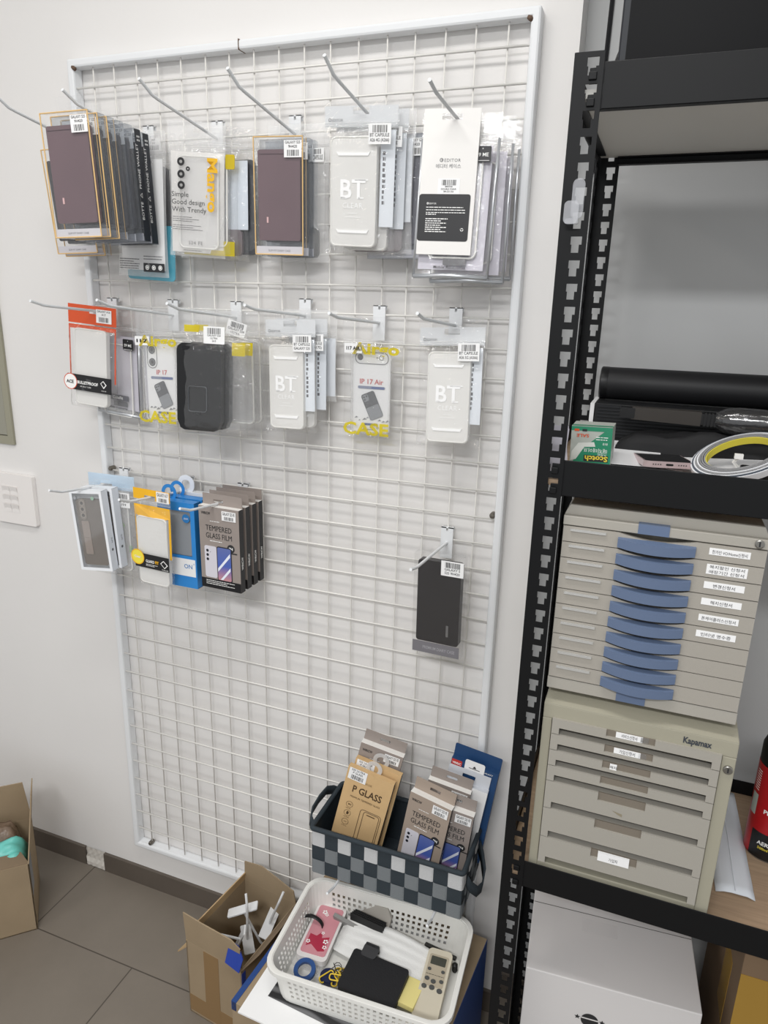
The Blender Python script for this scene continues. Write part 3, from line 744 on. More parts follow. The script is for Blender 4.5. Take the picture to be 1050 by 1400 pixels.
def rugged(label, y, x, yaw, seed, front=True):
    t = pouch(label, A3, y, 1.508, .132, .215, .022, x=x, yaw=yaw, pit=-3, rol=1.2, seed=seed, header=.036)
    w, h, zt, cx = .086, .158, -.050, -.028
    c = [(-w / 2 + .010, 0), (w / 2 - .010, 0), (w / 2 - .002, -.006), (w / 2, -.012), (w / 2, -h + .018), (w / 2 - .003, -h + .012), (w / 2 - .006, -h + .004), (w / 2 - .014, -h), (-w / 2 + .014, -h), (-w / 2 + .006, -h + .004), (-w / 2 + .003, -h + .012), (-w / 2, -h + .018), (-w / 2, -.012), (-w / 2 + .002, -.006)]
    m = MB(); m.prism([(a + cx, b + zt) for a, b in c][::-1], -.0075, .0075)
    o = m.build('phone_case', BLACKL, t, bevel=.002)
    if front:
        m = MB(); m.prism(rrect(.016, .007, .0025, 3, cx - .024, zt - .009), -.0095, -.0075); m.prism(rrect(.012, .005, .002, 3, cx + .02, zt - .006), -.0095, -.0075)
        m.build('camera_bump', mat('gloss black', '#0e0f12', .2), o, bevel=.001)
        p = [(a, -.0088, b) for a, b in rrect(.036, .046, .005, 5, cx - .002, zt - .100)]
        MB().tube(p, .0011, 6, closed=True).build('ring_stand', mat('gunmetal ring', '#5f6266', .3, .7), o, smooth=True)
        MB().prism(rrect(.011, .006, .0015, 3, cx - .003, zt - .126), -.0095, -.0075).build('ring_hinge', mat('gloss black', '#0e0f12', .2), o)
        barcode(t, .004, -.034, -.0128, .040, .030, ('GALAXY S24', 'ULTRA', '24.9'))
    else:
        barcode(t, .030, -.022, -.0118, .038, .026, ('GALAXY S24', 'ULTRA'), tilt=14)
    MB().rect(.035, .060, -.068, -.045, -.006).build('yellow_print', YELF, t); MB().rect(-.058, -.03, -.03, -.018, -.003).build('yellow_print', YELF, t)
    return t
rugged('zip pouch with a black rugged case and ring stand, middle row', -.100, .372, 10, 67)
rugged('second zip pouch with a black rugged case, right behind the one with the ring stand', -.074, .374, 7, 68, front=False)
for k in range(2):
    t = pouch(('zip pouch with pale case third on the black rugged case hook', 'zip pouch with pale case nearest the panel on the black rugged case hook')[k], A3, -.048 + .02 * k, 1.508, .135, .215, .010, x=.378 + .004 * k, yaw=3, seed=69 + k)
    phone_case(t, .080, .155, .008, -.045, -.004, [FROST2, FROSTRIM])

bt_pouch('narrow frosted pouch with raised capital letters, front one in the middle row', A4, -.052, 1.507, .108, .205, .497, -3, -2, -1.5, seed=71, text2='GALAXY S25', caseoff=(-.006, -.046), cw=.072, ch=.152)
bt_pouch('second narrow frosted pouch, behind the front one left of the yellow lettered pouch', A4, -.035, 1.509, .108, .205, .511, 0, -2, -1, seed=72, text2='A17 (A175)', caseoff=(-.006, -.046), cw=.072, ch=.152)
t = pouch('white backed pouch nearest the panel behind the narrow frosted pouches', A4, -.017, 1.509, .106, .150, .008, x=.522, seed=73, bagm=BAGM)
MB().box(-.045, .05, 0, .0006, -.14, -.035).build('insert_card', mat('bluish white card', '#e4e9ef', .6), t)

yellow_pouch('zip pouch with yellow film lettering and a white card of a grey phone, middle row', A5, -.0265, 1.503, .1164, .2045, .650, yaw=2.6, pit=1.5, rol=.2, seed=74, cardx=-.003)
bt_pouch('frosted pouch with raised capital letters at the right end of the middle row', A6, -.0315, 1.504, .1216, .2038, .794, -6, -4, -2.5, seed=75, text2='A36 5G (A366)', caseoff=(-.001, -.042), cw=.078, ch=.154)

# ------------------------------------------------------------------ lower row
def window_box(label, y, z, x, yaw, pit, rol, full=True):
    w, h, d = .0768, .1728, .020
    t = thing('phone_case_box', label, 'phone case box', group='white window boxes')
    WB = mat('white gloss board', '#eceff3', .35)
    b = .006
    m = MB(); m.prism([(-w / 2, -h), (w / 2, -h), (w / 2, 0), (-w / 2, 0)], 0, .0008, hole=rrect(w - 2 * b, h - 2 * b, .001, 2, 0, -h / 2))
    m.box(-w / 2, -w / 2 + .0008, .0008, d, -h, 0); m.box(w / 2 - .0008, w / 2, .0008, d, -h, 0); m.box(-w / 2, w / 2, .0008, d, -h, -h + .0008); m.box(-w / 2, w / 2, .0008, d, -.0008, 0); m.box(-w / 2, w / 2, d - .0008, d, -h, 0)
    m.build('box', WB, t)
    SM = mat('smoked brown case', '#6e655d', .3, 0, .5)
    m = MB(); m.prism(rrect(w - 2 * b - .006, h - 2 * b - .018, .006, 5, 0, -h / 2 - .004), .004, .013); c = m.build('phone_case', SM, t, bevel=.002)
    m = MB(); m.prism(rrect(.016, .046, .008, 6, -.014, -.040), .0028, .004); o2 = m.build('camera_island', mat('smoked brown case light', '#8a8178', .3), c)
    m = MB()
    for q in (-.027, -.040, -.053): m.annulus(-.014, q, .0038, .0060, .0024, 0, n=20); m.disc(-.014, q, .0040, .0026, 1, n=16)
    m.build('lens_ring', [mat('taupe metal', '#a79d93', .3, .4), mat('dark lens', '#4c4742', .2)], o2)
    for q in (0, 1):
        MB().prism(rrect(.0175, .036, .0015, 3, -.012, -.083 - .0365 * q), .0022, .004).build('stand_plate', mat('rose grey plate', '#a2948b', .35, .3), c, bevel=.0008)
    MB().box(-w / 2 + b, w / 2 - b, .0012, .0016, -h + b, -b).build('window', film('box window', haze=.05, hazecol='#ffffff', gloss=1.3, rough=.05), t)
    m = MB(); T = Matrix.Translation((w / 2 + .0004, d / 2, -h * .62)) @ Matrix.Rotation(PI / 2, 4, 'Z')
    m.text('SLIM', .006, 0, 0, 0, 0, 'c', T=T @ Matrix.Rotation(PI / 2, 4, 'Y')); m.disc(0, -.02, .003, 0, 0, T, 10); m.build('side_print', GREYINK, t)
    m = MB(); m.disc(-.026, -.0155, .0032, .0009 - .0014, 0, n=12); m.disc(.016, -.0155, .0040, .0009 - .0014, 1, n=12); m.build('seal_sticker', [mat('silver seal', '#b9bcc0', .3, .5), mat('hologram seal', '#a9c8b4', .3, .4)], t)
    hz = max(.006, rodz(B1, y) - z)
    tab_piece(t, .04, -.002, hz + .009, hz, PET, y=d - .0006, hx=max(-.008, min(.008, B1[0] - x)), hw=.022)
    place(t, x, y, z, yaw, pit, rol); return t
window_box('white window box with a smoked brown phone case and stand, front one of two', -.1339, 1.1549, .0661, 5.7, .6, -3.9)
window_box('white window box with a smoked brown phone case, right behind the front one', -.108, 1.156, .072, 3, .5, -3, False)
t = pouch('tall pouch with a pale blue header card behind the white window boxes', B1, -.075, 1.178, .118, .225, .012, x=.082, yaw=2, seed=81, header=.035)
top = max(0, rodz(B1, -.075) + .010 - 1.178); hz = rodz(B1, -.075) - 1.178
m = MB(); m.prism([(-.058, -.032), (.058, -.032), (.058, top), (-.058, top)], .0014, .0019, hole=rrect(.03, .010, .003, 3, -.013, hz)); m.build('header_card', mat('pale blue card stock', '#c3d8ea', .5), t)
phone_case(t, .084, .165, .008, -.045, -.003, [FROST2, FROSTRIM]); barcode(t, .035, -.05, -.0068, .03, .032, ('S25 EDGE', '19.9'))
m = MB(); m.text('Green', .014, .022, -.10, -.0068, 0, rot=-PI / 2); m.text('life', .013, .040, -.15, -.0068, 0, rot=-PI / 2); m.build('green_print', mat('green print', '#7fae72', .5), t)
t = pouch('clear pouch nearest the panel behind the pale blue header card', B1, -.045, 1.172, .112, .220, .010, x=.092, seed=82)
phone_case(t, .084, .165, .008, -.045, -.003, [FROST2, FROSTRIM])

w, h = .0898, .2066
t = pouch('clear pouch with a yellow header and black band reading guard fit, lower row', B2, -.128, 1.175, w, h, .021, x=.229, yaw=-1.6, pit=1, rol=1.4, seed=83, header=.034)
top = max(0, rodz(B2, -.128) + .010 - 1.175); hz = rodz(B2, -.128) - 1.175
YH = mat('golden yellow print', '#f0b61c', .4)
m = MB(); m.prism([(-w / 2 + .0004, -.022), (w / 2 - .0004, -.022), (w / 2 - .0004, top), (-w / 2 + .0004, top)], -.0014, -.0010, hole=rrect(.026, .009, .003, 3, -.004, hz - .001))
m.add([(-w / 2 + .001, -.0020, -.033), (w / 2 - .001, -.0020, -.033), (w / 2 - .001, -.0016, -.054), (w * .3, -.005, -.058), (0, -.0065, -.055), (-w * .3, -.005, -.058), (-w / 2 + .001, -.0016, -.054)], [(6, 5, 4, 3, 2, 1, 0)])
for s in (-1, 1): m.add([(s * (w / 2 - .001), -.0016, -.054), (s * (w / 2 - .005), -.0030, -.054), (s * (w / 2 - .006), -.0030, -.14), (s * (w / 2 - .002), -.0016, -.14)], [(0, 1, 2, 3)])
m.build('yellow_header', YH, t)
phone_case(t, .074, .145, .009, -.055, -.0055, [FROST, FROSTRIM])
m = MB(); m.box(-.041, .043, -.0118, -.0112, -.163, -.133, 0); m.disc(-.034, -.142, .0165, -.0122, 1, n=24); m.annulus(-.034, -.142, .0145, .0165, -.0124, 2, n=24); m.text('Clear', .007, -.034, -.144, -.0125, 3, 'c', bold=.02)
m.text('GUARD', .0085, -.014, -.1505, -.0122, 4, bold=.02, width=.021); m.text('FIT', .0085, .009, -.1505, -.0122, 2, bold=.03, width=.009); microtext(m, -.014, .016, -.154, -.0122, 2, .0028, .001, 4, 7)
m.prism([(.022, -.147), (.030, -.140), (.0405, -.149), (.032, -.157)], -.0122, -.0121, 4); m.prism([(.024, -.147), (.030, -.142), (.038, -.149), (.032, -.155)], -.0124, -.0123, 0); m.text('7COLOR', .004, .033, -.1615, -.0122, 4, 'c')
m.build('black_band', [BLKP, mat('lemon disc', '#f2e04a', .5), YH, WHITE, PALEINK], t)
barcode(t, .028, -.012, -.0022, .030, .022, ('GALAXY A17',), bars_top=False)
BLUEB = mat('sky blue board', '#2f86cf', .4)
for k in range(2):
    y = -.100 + .030 * k; x = .262 - .002 * k; z = 1.148
    t = thing('phone_case_box', ('blue window box right behind the yellow-header pouch', 'second blue window box, behind the first one at the yellow-header pouch')[k], 'phone case box')
    w, h, d = .088, .180, .022
    m = MB(); m.prism([(-w / 2, -h), (w / 2, -h), (w / 2, 0), (-w / 2, 0)], 0, .0008, hole=rrect(w - .020, h * .52, .003, 3, 0, -h * .36))
    m.box(-w / 2, -w / 2 + .0008, .0008, d, -h, 0); m.box(w / 2 - .0008, w / 2, .0008, d, -h, 0); m.box(-w / 2, w / 2, .0008, d, -h, -h + .0008); m.box(-w / 2, w / 2, .0008, d, -.0008, 0); m.box(-w / 2, w / 2, d - .0008, d, -h, 0)
    m.build('box', BLUEB, t)
    MB().prism(rrect(w - .018, .10, .006, 4, 0, -.062), .003, .012).build('phone_case', mat('smoke clear case', '#8d9196', .3), t, bevel=.002)
    m = MB(); m.box(-w / 2 + .004, w / 2 - .003, -.0004, 0, -.155, -.118, 0); m.text('ON', .013, w / 2 - .030, -.138, -.0007, 1, bold=.01); m.annulus(w / 2 - .006, -.127, .0012, .0017, -.0007, 1, n=10); m.build('white_panel', [WHITE, mat('blue lettering', '#3f7fbe', .5)], t)
    m = MB(); m.disc(.024, -.032, .009, -.0006, 0, n=20); m.text('25W', .005, .024, -.034, -.0009, 1, 'c'); m.build('round_sticker', [mat('deep blue disc', '#2f78b8', .4), PALEINK], t)
    m = MB(); hz = rodz(B2, y) - z; hx = max(-.012, min(.012, B2[0] - x))
    m.annulus(-.030, .010, .011, .018, d - .001, 0, n=30); m.annulus(-.030, .010, .011, .018, d, 0, n=30)
    vs = []
    for i in range(31):
        a = 2 * PI * i / 30; vs += [(-.030 + .018 * math.cos(a), d - .001, .010 + .018 * math.sin(a)), (-.030 + .018 * math.cos(a), d, .010 + .018 * math.sin(a))]
    m.add(vs, [(2 * i, 2 * i + 1, 2 * i + 3, 2 * i + 2) for i in range(30)], 0)
    m.build('round_hanger', BLUEB, t)
    place(t, x, y, z, 0, 0, 0)
t = thing('phone_case_box', 'white case box with a round white hanger behind the blue window boxes', 'phone case box')
w, h, d = .088, .185, .018
WBX = mat('white gloss board', '#eceff3', .35)
m = MB(); m.box(-w / 2, w / 2, 0, d, -h, 0); m.build('box', WBX, t, bevel=.0006)
m = MB(); m.annulus(-.026, .014, .010, .020, .006, 0, n=28); m.annulus(-.026, .014, .010, .020, .0075, 0, n=28); m.build('round_hanger', WBX, t, solid=.0006)
m = MB(); T = Matrix.Translation((w / 2 + .0004, d / 2, -h * .6)) @ Matrix.Rotation(PI / 2, 4, 'Z'); microtext(m, -.001, .003, .03, 0, 12, .006, .004, 0, 8, T); m.build('side_print', GREYINK, t)
place(t, .266, -.038, 1.152, 0, 0, 0)

# ------------------------------------------------------------------ tempered glass film boxes
TAUPE = mat('taupe printed board', '#978d87', .45); TAUPEK = mat('warm taupe printed board', '#a39487', .45); BKB = mat('black board', '#17171a', .4); WHB = mat('white board top', '#eeece8', .5)
def gradient_mat():
    m = bpy.data.materials.new('blue violet screen print'); m.use_nodes = True; nt = m.node_tree; b = nt.nodes['Principled BSDF']
    tc = nt.nodes.new('ShaderNodeTexCoord'); sp = nt.nodes.new('ShaderNodeSeparateXYZ'); mr = nt.nodes.new('ShaderNodeMapRange'); r = nt.nodes.new('ShaderNodeValToRGB')
    mr.inputs['From Min'].default_value = -.15; mr.inputs['From Max'].default_value = -.08
    r.color_ramp.elements[0].color = rgb('#c98f8f'); r.color_ramp.elements[1].color = rgb('#5f6ea8')
    e = r.color_ramp.elements.new(.45); e.color = rgb('#4a63b5')
    nt.links.new(tc.outputs['Object'], sp.inputs['Vector']); nt.links.new(sp.outputs['Z'], mr.inputs['Value']); nt.links.new(mr.outputs['Result'], r.inputs['Fac']); nt.links.new(r.outputs['Color'], b.inputs['Base Color'])
    b.inputs['Roughness'].default_value = .35
    return m
GRAD = gradient_mat()
def film_box_parts(t, w, h, d, board, hz=None, tab=.024, tabw=None, hx=0):
    m = MB(); m.facebox(-w / 2, w / 2, 0, d, -h, 0, 0, 1, 2); m.rect(-w / 2, w / 2, -h, -h + .020, -.0003, 1)
    m.build('carton', [board, BKB, WHB], t)
    tw = tabw or w * .98
    hz = tab * .5 if hz is None else hz
    tab_piece(t, tw, -.0005, tab, hz, board, y=d - .0012, th=.001, hw=.022, hh=.006, hx=hx)
    m = MB(); yy = -.0005
    m.text('WIRICW', .0075, -w / 2 + .006, -.0165, yy, 0, bold=.02, width=.021)
    microtext(m, -.020, .012, -.0285, yy, 1, .003, .0011, 1, 5)
    m.text('TEMPERED', .0155, -.001, -.0485, yy, 0, 'c', width=.060); m.text('GLASS FILM', .0155, -.001, -.0640, yy, 0, 'c', width=.060)
    microtext(m, -.022, .018, -.069, yy, 1, .003, .0014, 1, 6)
    m.disc(.026, -.080, .0085, yy - .0001, 0, n=20); m.text('9H', .0075, .026, -.0825, yy - .0003, 1, 'c', bold=.03); m.rect(.013, .040, -.0905, -.0880, yy - .0001, 0)
    microtext(m, -w * .38, w * .38, -h + .0165, yy, 3, .0036, .0012, 1, 9)
    m.build('printed_text', [INK, PALEINK], t)
    m = MB(); m.prism(rrect(.028, .066, .004, 4, -.022, -.114), -.0005, 0, 0)
    for q in (-.091, -.100, -.109): m.disc(-.029, q, .0030, -.0008, 1, n=12)
    m.disc(-.022, -.093, .0008, -.0008, 1, n=8)
    m.prism(rrect(.034, .072, .004, 4, .010, -.115), -.0009, -.0005, 1); m.prism(rrect(.031, .068, .003, 4, .010, -.115), -.0012, -.0009, 2)
    m.flat([(-.005, -.125), (-.005, -.132), (.024, -.098), (.024, -.090)], -.0015, 3); m.flat([(.0, -.148), (.006, -.148), (.024, -.127), (.024, -.120)], -.0015, 3)
    m.build('phone_picture', [mat('silver lilac print', '#d4d2da', .4), mat('dark navy print', '#22242e', .4), GRAD, mat('white streak', '#e9eefa', .4)], t)
    m = MB(); T = Matrix.Translation((w / 2 + .0004, d * .5 + .003, -h * .72)) @ Matrix.Rotation(PI / 2, 4, 'Z') @ Matrix.Rotation(-PI / 2, 4, 'Y')
    m.text('WIRICW', .0085, 0, 0, 0, 0, 'l', bold=.02, T=T, width=.026); m.build('side_print', PALEINK, t)
    barcode(t, w * .26, -.0145, -.0009, .032, .019, ('GALAXY S25 FE',), bars_top=False)
    return t
def film_box(label, w, h, d, board=TAUPE, group=None, **k):
    t = thing('glass_film_box', label, 'screen protector box', group=group); return film_box_parts(t, w, h, d, board, **k)
lb = ['taupe tempered glass film box, frontmost of four on the lower row hook', 'second taupe glass film box from the front on the lower row hook',
      'third taupe glass film box from the front on the lower row hook', 'hindmost taupe glass film box of four on the lower row hook']
for k in range(4):
    y = -.1125 + .0255 * k
    hz = rodz(B3, y) - 1.1524
    t = film_box(lb[k], .0923, .1698, .015, group='glass film boxes on the lower row hook', hz=max(.008, hz), tab=max(.022, hz + .011), hx=-.009)
    place(t, .3707 - .0010 * k, y, 1.1524 - .0006 * k, -1.7 + k * .6, .6, .2)

# single black case box
t = thing('phone_case_box', 'clear box with a black wallet case hanging alone at the right of the panel', 'phone case box')
w, h, d = .0937, .1943, .020
MB().box(-w / 2, w / 2, 0, d, -h, 0).build('clear_box', PET, t)
BW = mat('black leather', '#1c1a1d', .38, 0, .45, bump=.25, bscale=40)
c = MB().prism(rrect(w - .012, h - .036, .005, 4, .001, -.012 - (h - .036) / 2), .002, d - .002).build('wallet_case', BW, t, bevel=.002)
MB().box(.018, .0225, .0012, .0022, -.154, -.132).build('metal_badge', mat('brushed metal badge', '#8d8d8f', .35, .8), c)
m = MB(); m.box(-w / 2 + .0015, w / 2 - .0015, -.0004, 0, -h + .002, -h + .024, 0); m.text('PREMIUM DIARY CASE', .0085, .006, -h + .010, -.0007, 1, 'c', bold=.01, width=.062); m.build('base_strip', [mat('grey print strip', '#77757a', .4), mat('light grey ink', '#a5a4a8', .5)], t)
barcode(t, .026, -.021, -.0008, .042, .028, ('GALAXY S', 'S25 9H420'))
hz = rodz(B4, -.0766) - 1.1098
tab_piece(t, .088, -.003, max(hz + .012, .016), hz, PET, y=d - .0006, hx=-.007)
place(t, .8047, -.0766, 1.1098, -3.2, -.5, -.8)

# ------------------------------------------------------------------ woven basket on the two low hooks
WD = mat('dark slate woven strap', '#343c42', .7, 0, .25, bump=.5, bscale=900); WL = mat('light grey woven strap', '#c6c7c8', .75, 0, .2, var=.12, vscale=700, bump=.5, bscale=900); WG = mat('mid grey woven strap', '#7b8083', .75, 0, .2, var=.12, vscale=700, bump=.5, bscale=900)
bx, by, bz = .752, -.0915, .4275
t = thing('woven_basket', 'dark slate and grey checkered woven basket resting on two peg hooks', 'basket', (bx, by, bz))
W, DEP, H = .310, .148, .105
def weave(o, ux, n, length, inner=False):
    """o: start corner, ux: direction; outward normal is ux x z"""
    m = MB(); o = Vector(o); ux = Vector(ux); nz = Vector((0, 0, 1)); nn = ux.cross(nz)
    cw = length / n; rows = 3; rh = (H - .006) / rows
    for i in range(n):
        for j in range(rows):
            top = j == rows - 1
            over = (i + j) % 2 == 0
            mi = 0
            if over: mi = 1 if top else 2
            off = .0016 if over else .0004
            a = o + ux * (cw * i + .0002) + nz * (rh * j + .0002); vs = []
            for (p, q) in ((0, 0), (1, 0), (1, 1), (0, 1)): vs.append(a + ux * p * (cw - .0004) + nz * q * (rh - .0004) + nn * .0002)
            mid = []
            for (p, q) in ((.12, .0), (.88, .0), (.88, 1.), (.12, 1.)): mid.append(a + ux * p * cw + nz * q * (rh - .0004) + nn * off)
            m.add(vs + mid, [(4, 5, 6, 7), (0, 4, 7, 3), (5, 1, 2, 6)], mi)
    e = o + ux * length; th = nn * -.0025
    m.add([o, e, e + nz * H, o + nz * H, o + th, e + th, e + nz * H + th, o + nz * H + th], [(0, 1, 2, 3), (5, 4, 7, 6), (0, 4, 5, 1)], 0)
    return m
hw_, hd = W / 2, DEP / 2
weave((-hw_, -hd, 0), (1, 0, 0), 11, W).build('woven_side', [WD, WL, WG], t)
weave((hw_, hd, 0), (-1, 0, 0), 11, W).build('woven_side', [WD, WL, WG], t)
weave((-hw_, hd, 0), (0, -1, 0), 6, DEP).build('woven_side', [WD, WL, WG], t)
weave((hw_, -hd, 0), (0, 1, 0), 6, DEP).build('woven_side', [WD, WL, WG], t)
MB().box(-hw_, hw_, -hd, hd, 0, .003).build('base', WD, t)
m = MB(); p = [(a, b, H) for a, b in rrect(W + .002, DEP + .002, .006, 3)]
m.tube(p, .0052, 8, closed=True); m.build('rim', WD, t, smooth=True)
def strap(pts, wv, name):
    m = MB(); vs = []; wv = Vector(wv)
    for q in pts: q = Vector(q); vs += [q - wv / 2, q + wv / 2]
    m.add(vs, [(2 * i, 2 * i + 1, 2 * i + 3, 2 * i + 2) for i in range(len(pts) - 1)]); return m.build(name, WD, t, smooth=True, solid=.003)
strap([(-hw_ - .003, -.060, H - .012), (-hw_ - .014, -.052, H - .004), (-hw_ - .020, -.035, H + .004), (-hw_ - .021, 0, H + .007), (-hw_ - .020, .035, H + .004), (-hw_ - .012, .052, H - .004), (-hw_ - .003, .060, H - .012)], (.004, 0, .022), 'handle')
strap([(hw_ + .003, -.052, .072), (hw_ + .010, -.048, .056), (hw_ + .020, -.032, .034), (hw_ + .024, -.005, .022), (hw_ + .022, .022, .030), (hw_ + .012, .04, .052), (hw_ + .003, .046, .072)], (.003, 0, .026), 'handle')

# --- boxes standing in the woven basket
KRAFT = mat('kraft board', '#cfae80', .6, 0, .25, var=.03, vscale=40); TEAL = mat('dark teal board edge', '#24424c', .5)
def kraft_box(label, fit, h, full=True):
    t = thing('glass_film_box', label, 'screen protector box'); w, d = .098, .013
    m = MB(); m.facebox(-w / 2, w / 2, 0, d, -h, 0, 0, 1, 0); m.build('carton', [KRAFT, TEAL], t)
    m = MB(); m.text('P GLASS', .022, .002, -.052, -.0005, 0, 'c', bold=.018, width=.062); m.text('MIRROR', .0065, -.004, -.026, -.0005, 1, 'c'); m.text('PREMIUM TEMPERED GLASS', .0058, .002, -.065, -.0005, 0, 'c', width=.064)
    for k in range(3):
        cz = -.083 - .021 * k; m.annulus(-.027, cz, .0066, .0073, -.0005, 0, n=22); microtext(m, -.033, -.021, cz - .0095, -.0005, 1, .003, .0009, 0, k)
    m.text('9H', .006, -.027, -.0850, -.0005, 0, 'c', bold=.02); m.prism([(-.029, -.107), (-.025, -.107), (-.024, -.102), (-.027, -.099), (-.029, -.102)], -.0005, -.0004, 0); m.rect(-.030, -.024, -.1255, -.1245, -.0005, 0)
    m.tube([(a, -.0005, b) for a, b in rrect(.044, .092, .006, 4, .020, -.128)], .0005, 5, 0, closed=True); m.tube([(a, -.0005, b) for a, b in rrect(.033, .086, .005, 4, .022, -.128)], .0005, 5, 0, closed=True)
    m.rect(.012, .030, -.0915, -.0895, -.0006, 0)
    m.build('printed_text', [mat('dark brown ink', '#4c3a26', .6), mat('light brown ink', '#8d7450', .6)], t)
    barcode(t, -.026, -.013, -.0006, .038, .026, ('S25 ULTRA', 'P GLASS'), bars_top=False)
    m = MB(); m.annulus(.000, .006, .009, .017, d - .001, 0, n=28); m.annulus(.000, .006, .009, .017, d + .0004, 0, n=28); m.build('round_hanger', film('frosted hanger', haze=.55, hazecol='#e4e4e4', gloss=1.2), t)
    place(t, *fit); return t
kraft_box('kraft brown glass box with dark lettering, front left in the woven basket', (.6984, -.1082, .6448, 2.8, -3.4, 11.5), .195)
kraft_box('second kraft brown glass box, just behind the front one in the woven basket', (.7055, -.088, .652, 3, -3, 11), .198)
t = film_box('taupe glass film box at the back left of the woven basket', .090, .205, .016, TAUPE); place(t, .7060, -.0700, .680, 6, -1, 12)
t = film_box('warm taupe glass film box, front right in the woven basket', .0876, .172, .017, TAUPEK, tab=.026); place(t, .8212, -.1030, .6193, -5.5, -4.2, 7.7)
t = film_box('grey taupe glass film box right of the front one in the woven basket', .0800, .168, .016, TAUPE, tab=.026); place(t, .8660, -.0985, .608, .6, 2, 5.7)
t = film_box('taupe glass film box mostly hidden behind the two front ones in the woven basket', .0858, .195, .014, TAUPE, tab=.024); place(t, .8480, -.072, .637, 2.7, 1, 9)
LG = mat('light grey board', '#cdd0d6', .5)
t = thing('glass_film_box', 'light grey hang-tab box near the right back of the woven basket', 'screen protector box'); w, h, d = .087, .19, .013
MB().facebox(-w / 2, w / 2, 0, d, -h, 0, 0, 0, 1).build('carton', [WHITE, LG], t)
tab_piece(t, w * .98, -.001, .028, .013, LG, y=d - .0012, th=.001, hw=.026, hh=.009); place(t, .8775, -.056, .637, .8, 0, 7.8)
t = thing('glass_film_box', 'navy blue box with a tall back panel, at the right back of the woven basket', 'screen protector box'); w, h, d = .0958, .22, .014
NV = mat('navy board', '#24456f', .45)
MB().box(-w / 2, w / 2, 0, d, -h, 0).build('carton', NV, t)
MB().prism(rrect(w, .030, .003, 3, 0, .012), d - .0014, d - .0004).build('back_panel', NV, t)
m = MB(); m.rect(-w / 2 + .001, -w / 2 + .022, -.016, -.001, -.0005, 0); m.text('VRRIC', .007, -w / 2 + .0115, -.011, -.0008, 1, 'c', bold=.02, width=.018); m.text('GALAXY', .005, .028, -.009, -.0006, 1, 'c'); m.build('printed_text', [mat('red print', '#c23a34', .5), PALEINK], t)
m = MB(); m.prism(rrect(.040, .030, .004, 3, 0, -.006), -.0012, -.0004, 0); m.prism([(-.002, -.003), (.002, -.003), (.0035, -.006), (.0, -.0005), (-.0035, -.006)], -.0016, -.0013, 1); m.rect(-.011, .011, -.0085, -.0070, -.0014, 1); m.build('white_card', [WHITE, INK], t)
place(t, .8890, -.0400, .675, -2, 0, 6.6)

# ------------------------------------------------------------------ white plastic basket
PW = mat('white basket plastic', '#e6e5e0', .4, 0, .45)
t = thing('plastic_basket', 'white perforated plastic basket of odds and ends below the woven basket', 'basket', (.760, -.2375, .3035), 3 * D)
def perim(w, d, r, nw, nd):
    pts = []; 
    def seg(a, b, n):
        for i in range(n): pts.append((a[0] + (b[0] - a[0]) * i / n, a[1] + (b[1] - a[1]) * i / n, i % 2 == 1))
    def arc(cx, cy, a0, n=6):
        for i in range(n): a = math.radians(a0 + 90 * i / n); pts.append((cx + r * math.cos(a), cy + r * math.sin(a), False))
    X, Yy = w / 2, d / 2
    seg((-X + r, -Yy), (X - r, -Yy), nw); arc(X - r, -Yy + r, -90); seg((X, -Yy + r), (X, Yy - r), nd); arc(X - r, Yy - r, 0)
    seg((X - r, Yy), (-X + r, Yy), nw); arc(-X + r, Yy - r, 90); seg((-X, Yy - r), (-X, -Yy + r), nd); arc(-X + r, -Yy + r, 180)
    return pts
HH = .077
lv = [0, .004, .014]; fl = [False, False]
for k in range(4): lv += [lv[-1] + .0068, lv[-1] + .0118]; fl += [True, False]
lv[-1] = lv[-1]; lv += [HH - .004, HH]; fl += [False, False]
m = MB(); NW, ND = 45, 27; rings = []; 
for z in lv:
    f = z / HH; rings.append(perim(.312 + .020 * f, .200 + .020 * f, .032, NW, ND))
n = len(rings[0]); vs = [(a, b, z) for ring, z in zip(rings, lv) for a, b, _ in ring]; fs = []
for j in range(len(lv) - 1):
    for i in range(n):
        if fl[j] and rings[0][i][2]: continue
        fs.append((j * n + i, j * n + (i + 1) % n, (j + 1) * n + (i + 1) % n, (j + 1) * n + i))
fs.append(tuple(range(n - 1, -1, -1)))
m.add(vs, fs); m.build('perforated_body', PW, t, solid=.0016)
m = MB(); ri = perim(.333, .221, .032, 12, 8); ro = perim(.349, .237, .036, 12, 8); n = len(ri); prof = [(ri, HH - .001), (ri, HH + .0015), (ro, HH + .0015), (ro, HH - .008), ([(a * .99, b * .99, 0) for a, b, _ in ro], HH - .008)]
vs = [(a, b, z) for rg, z in prof for a, b, _ in rg]; m.add(vs, [(k * n + i, k * n + (i + 1) % n, (k + 1) * n + (i + 1) % n, (k + 1) * n + i) for k in range(4) for i in range(n)])
m.build('rim', PW, t, bevel=.001)
ZB_ = .308
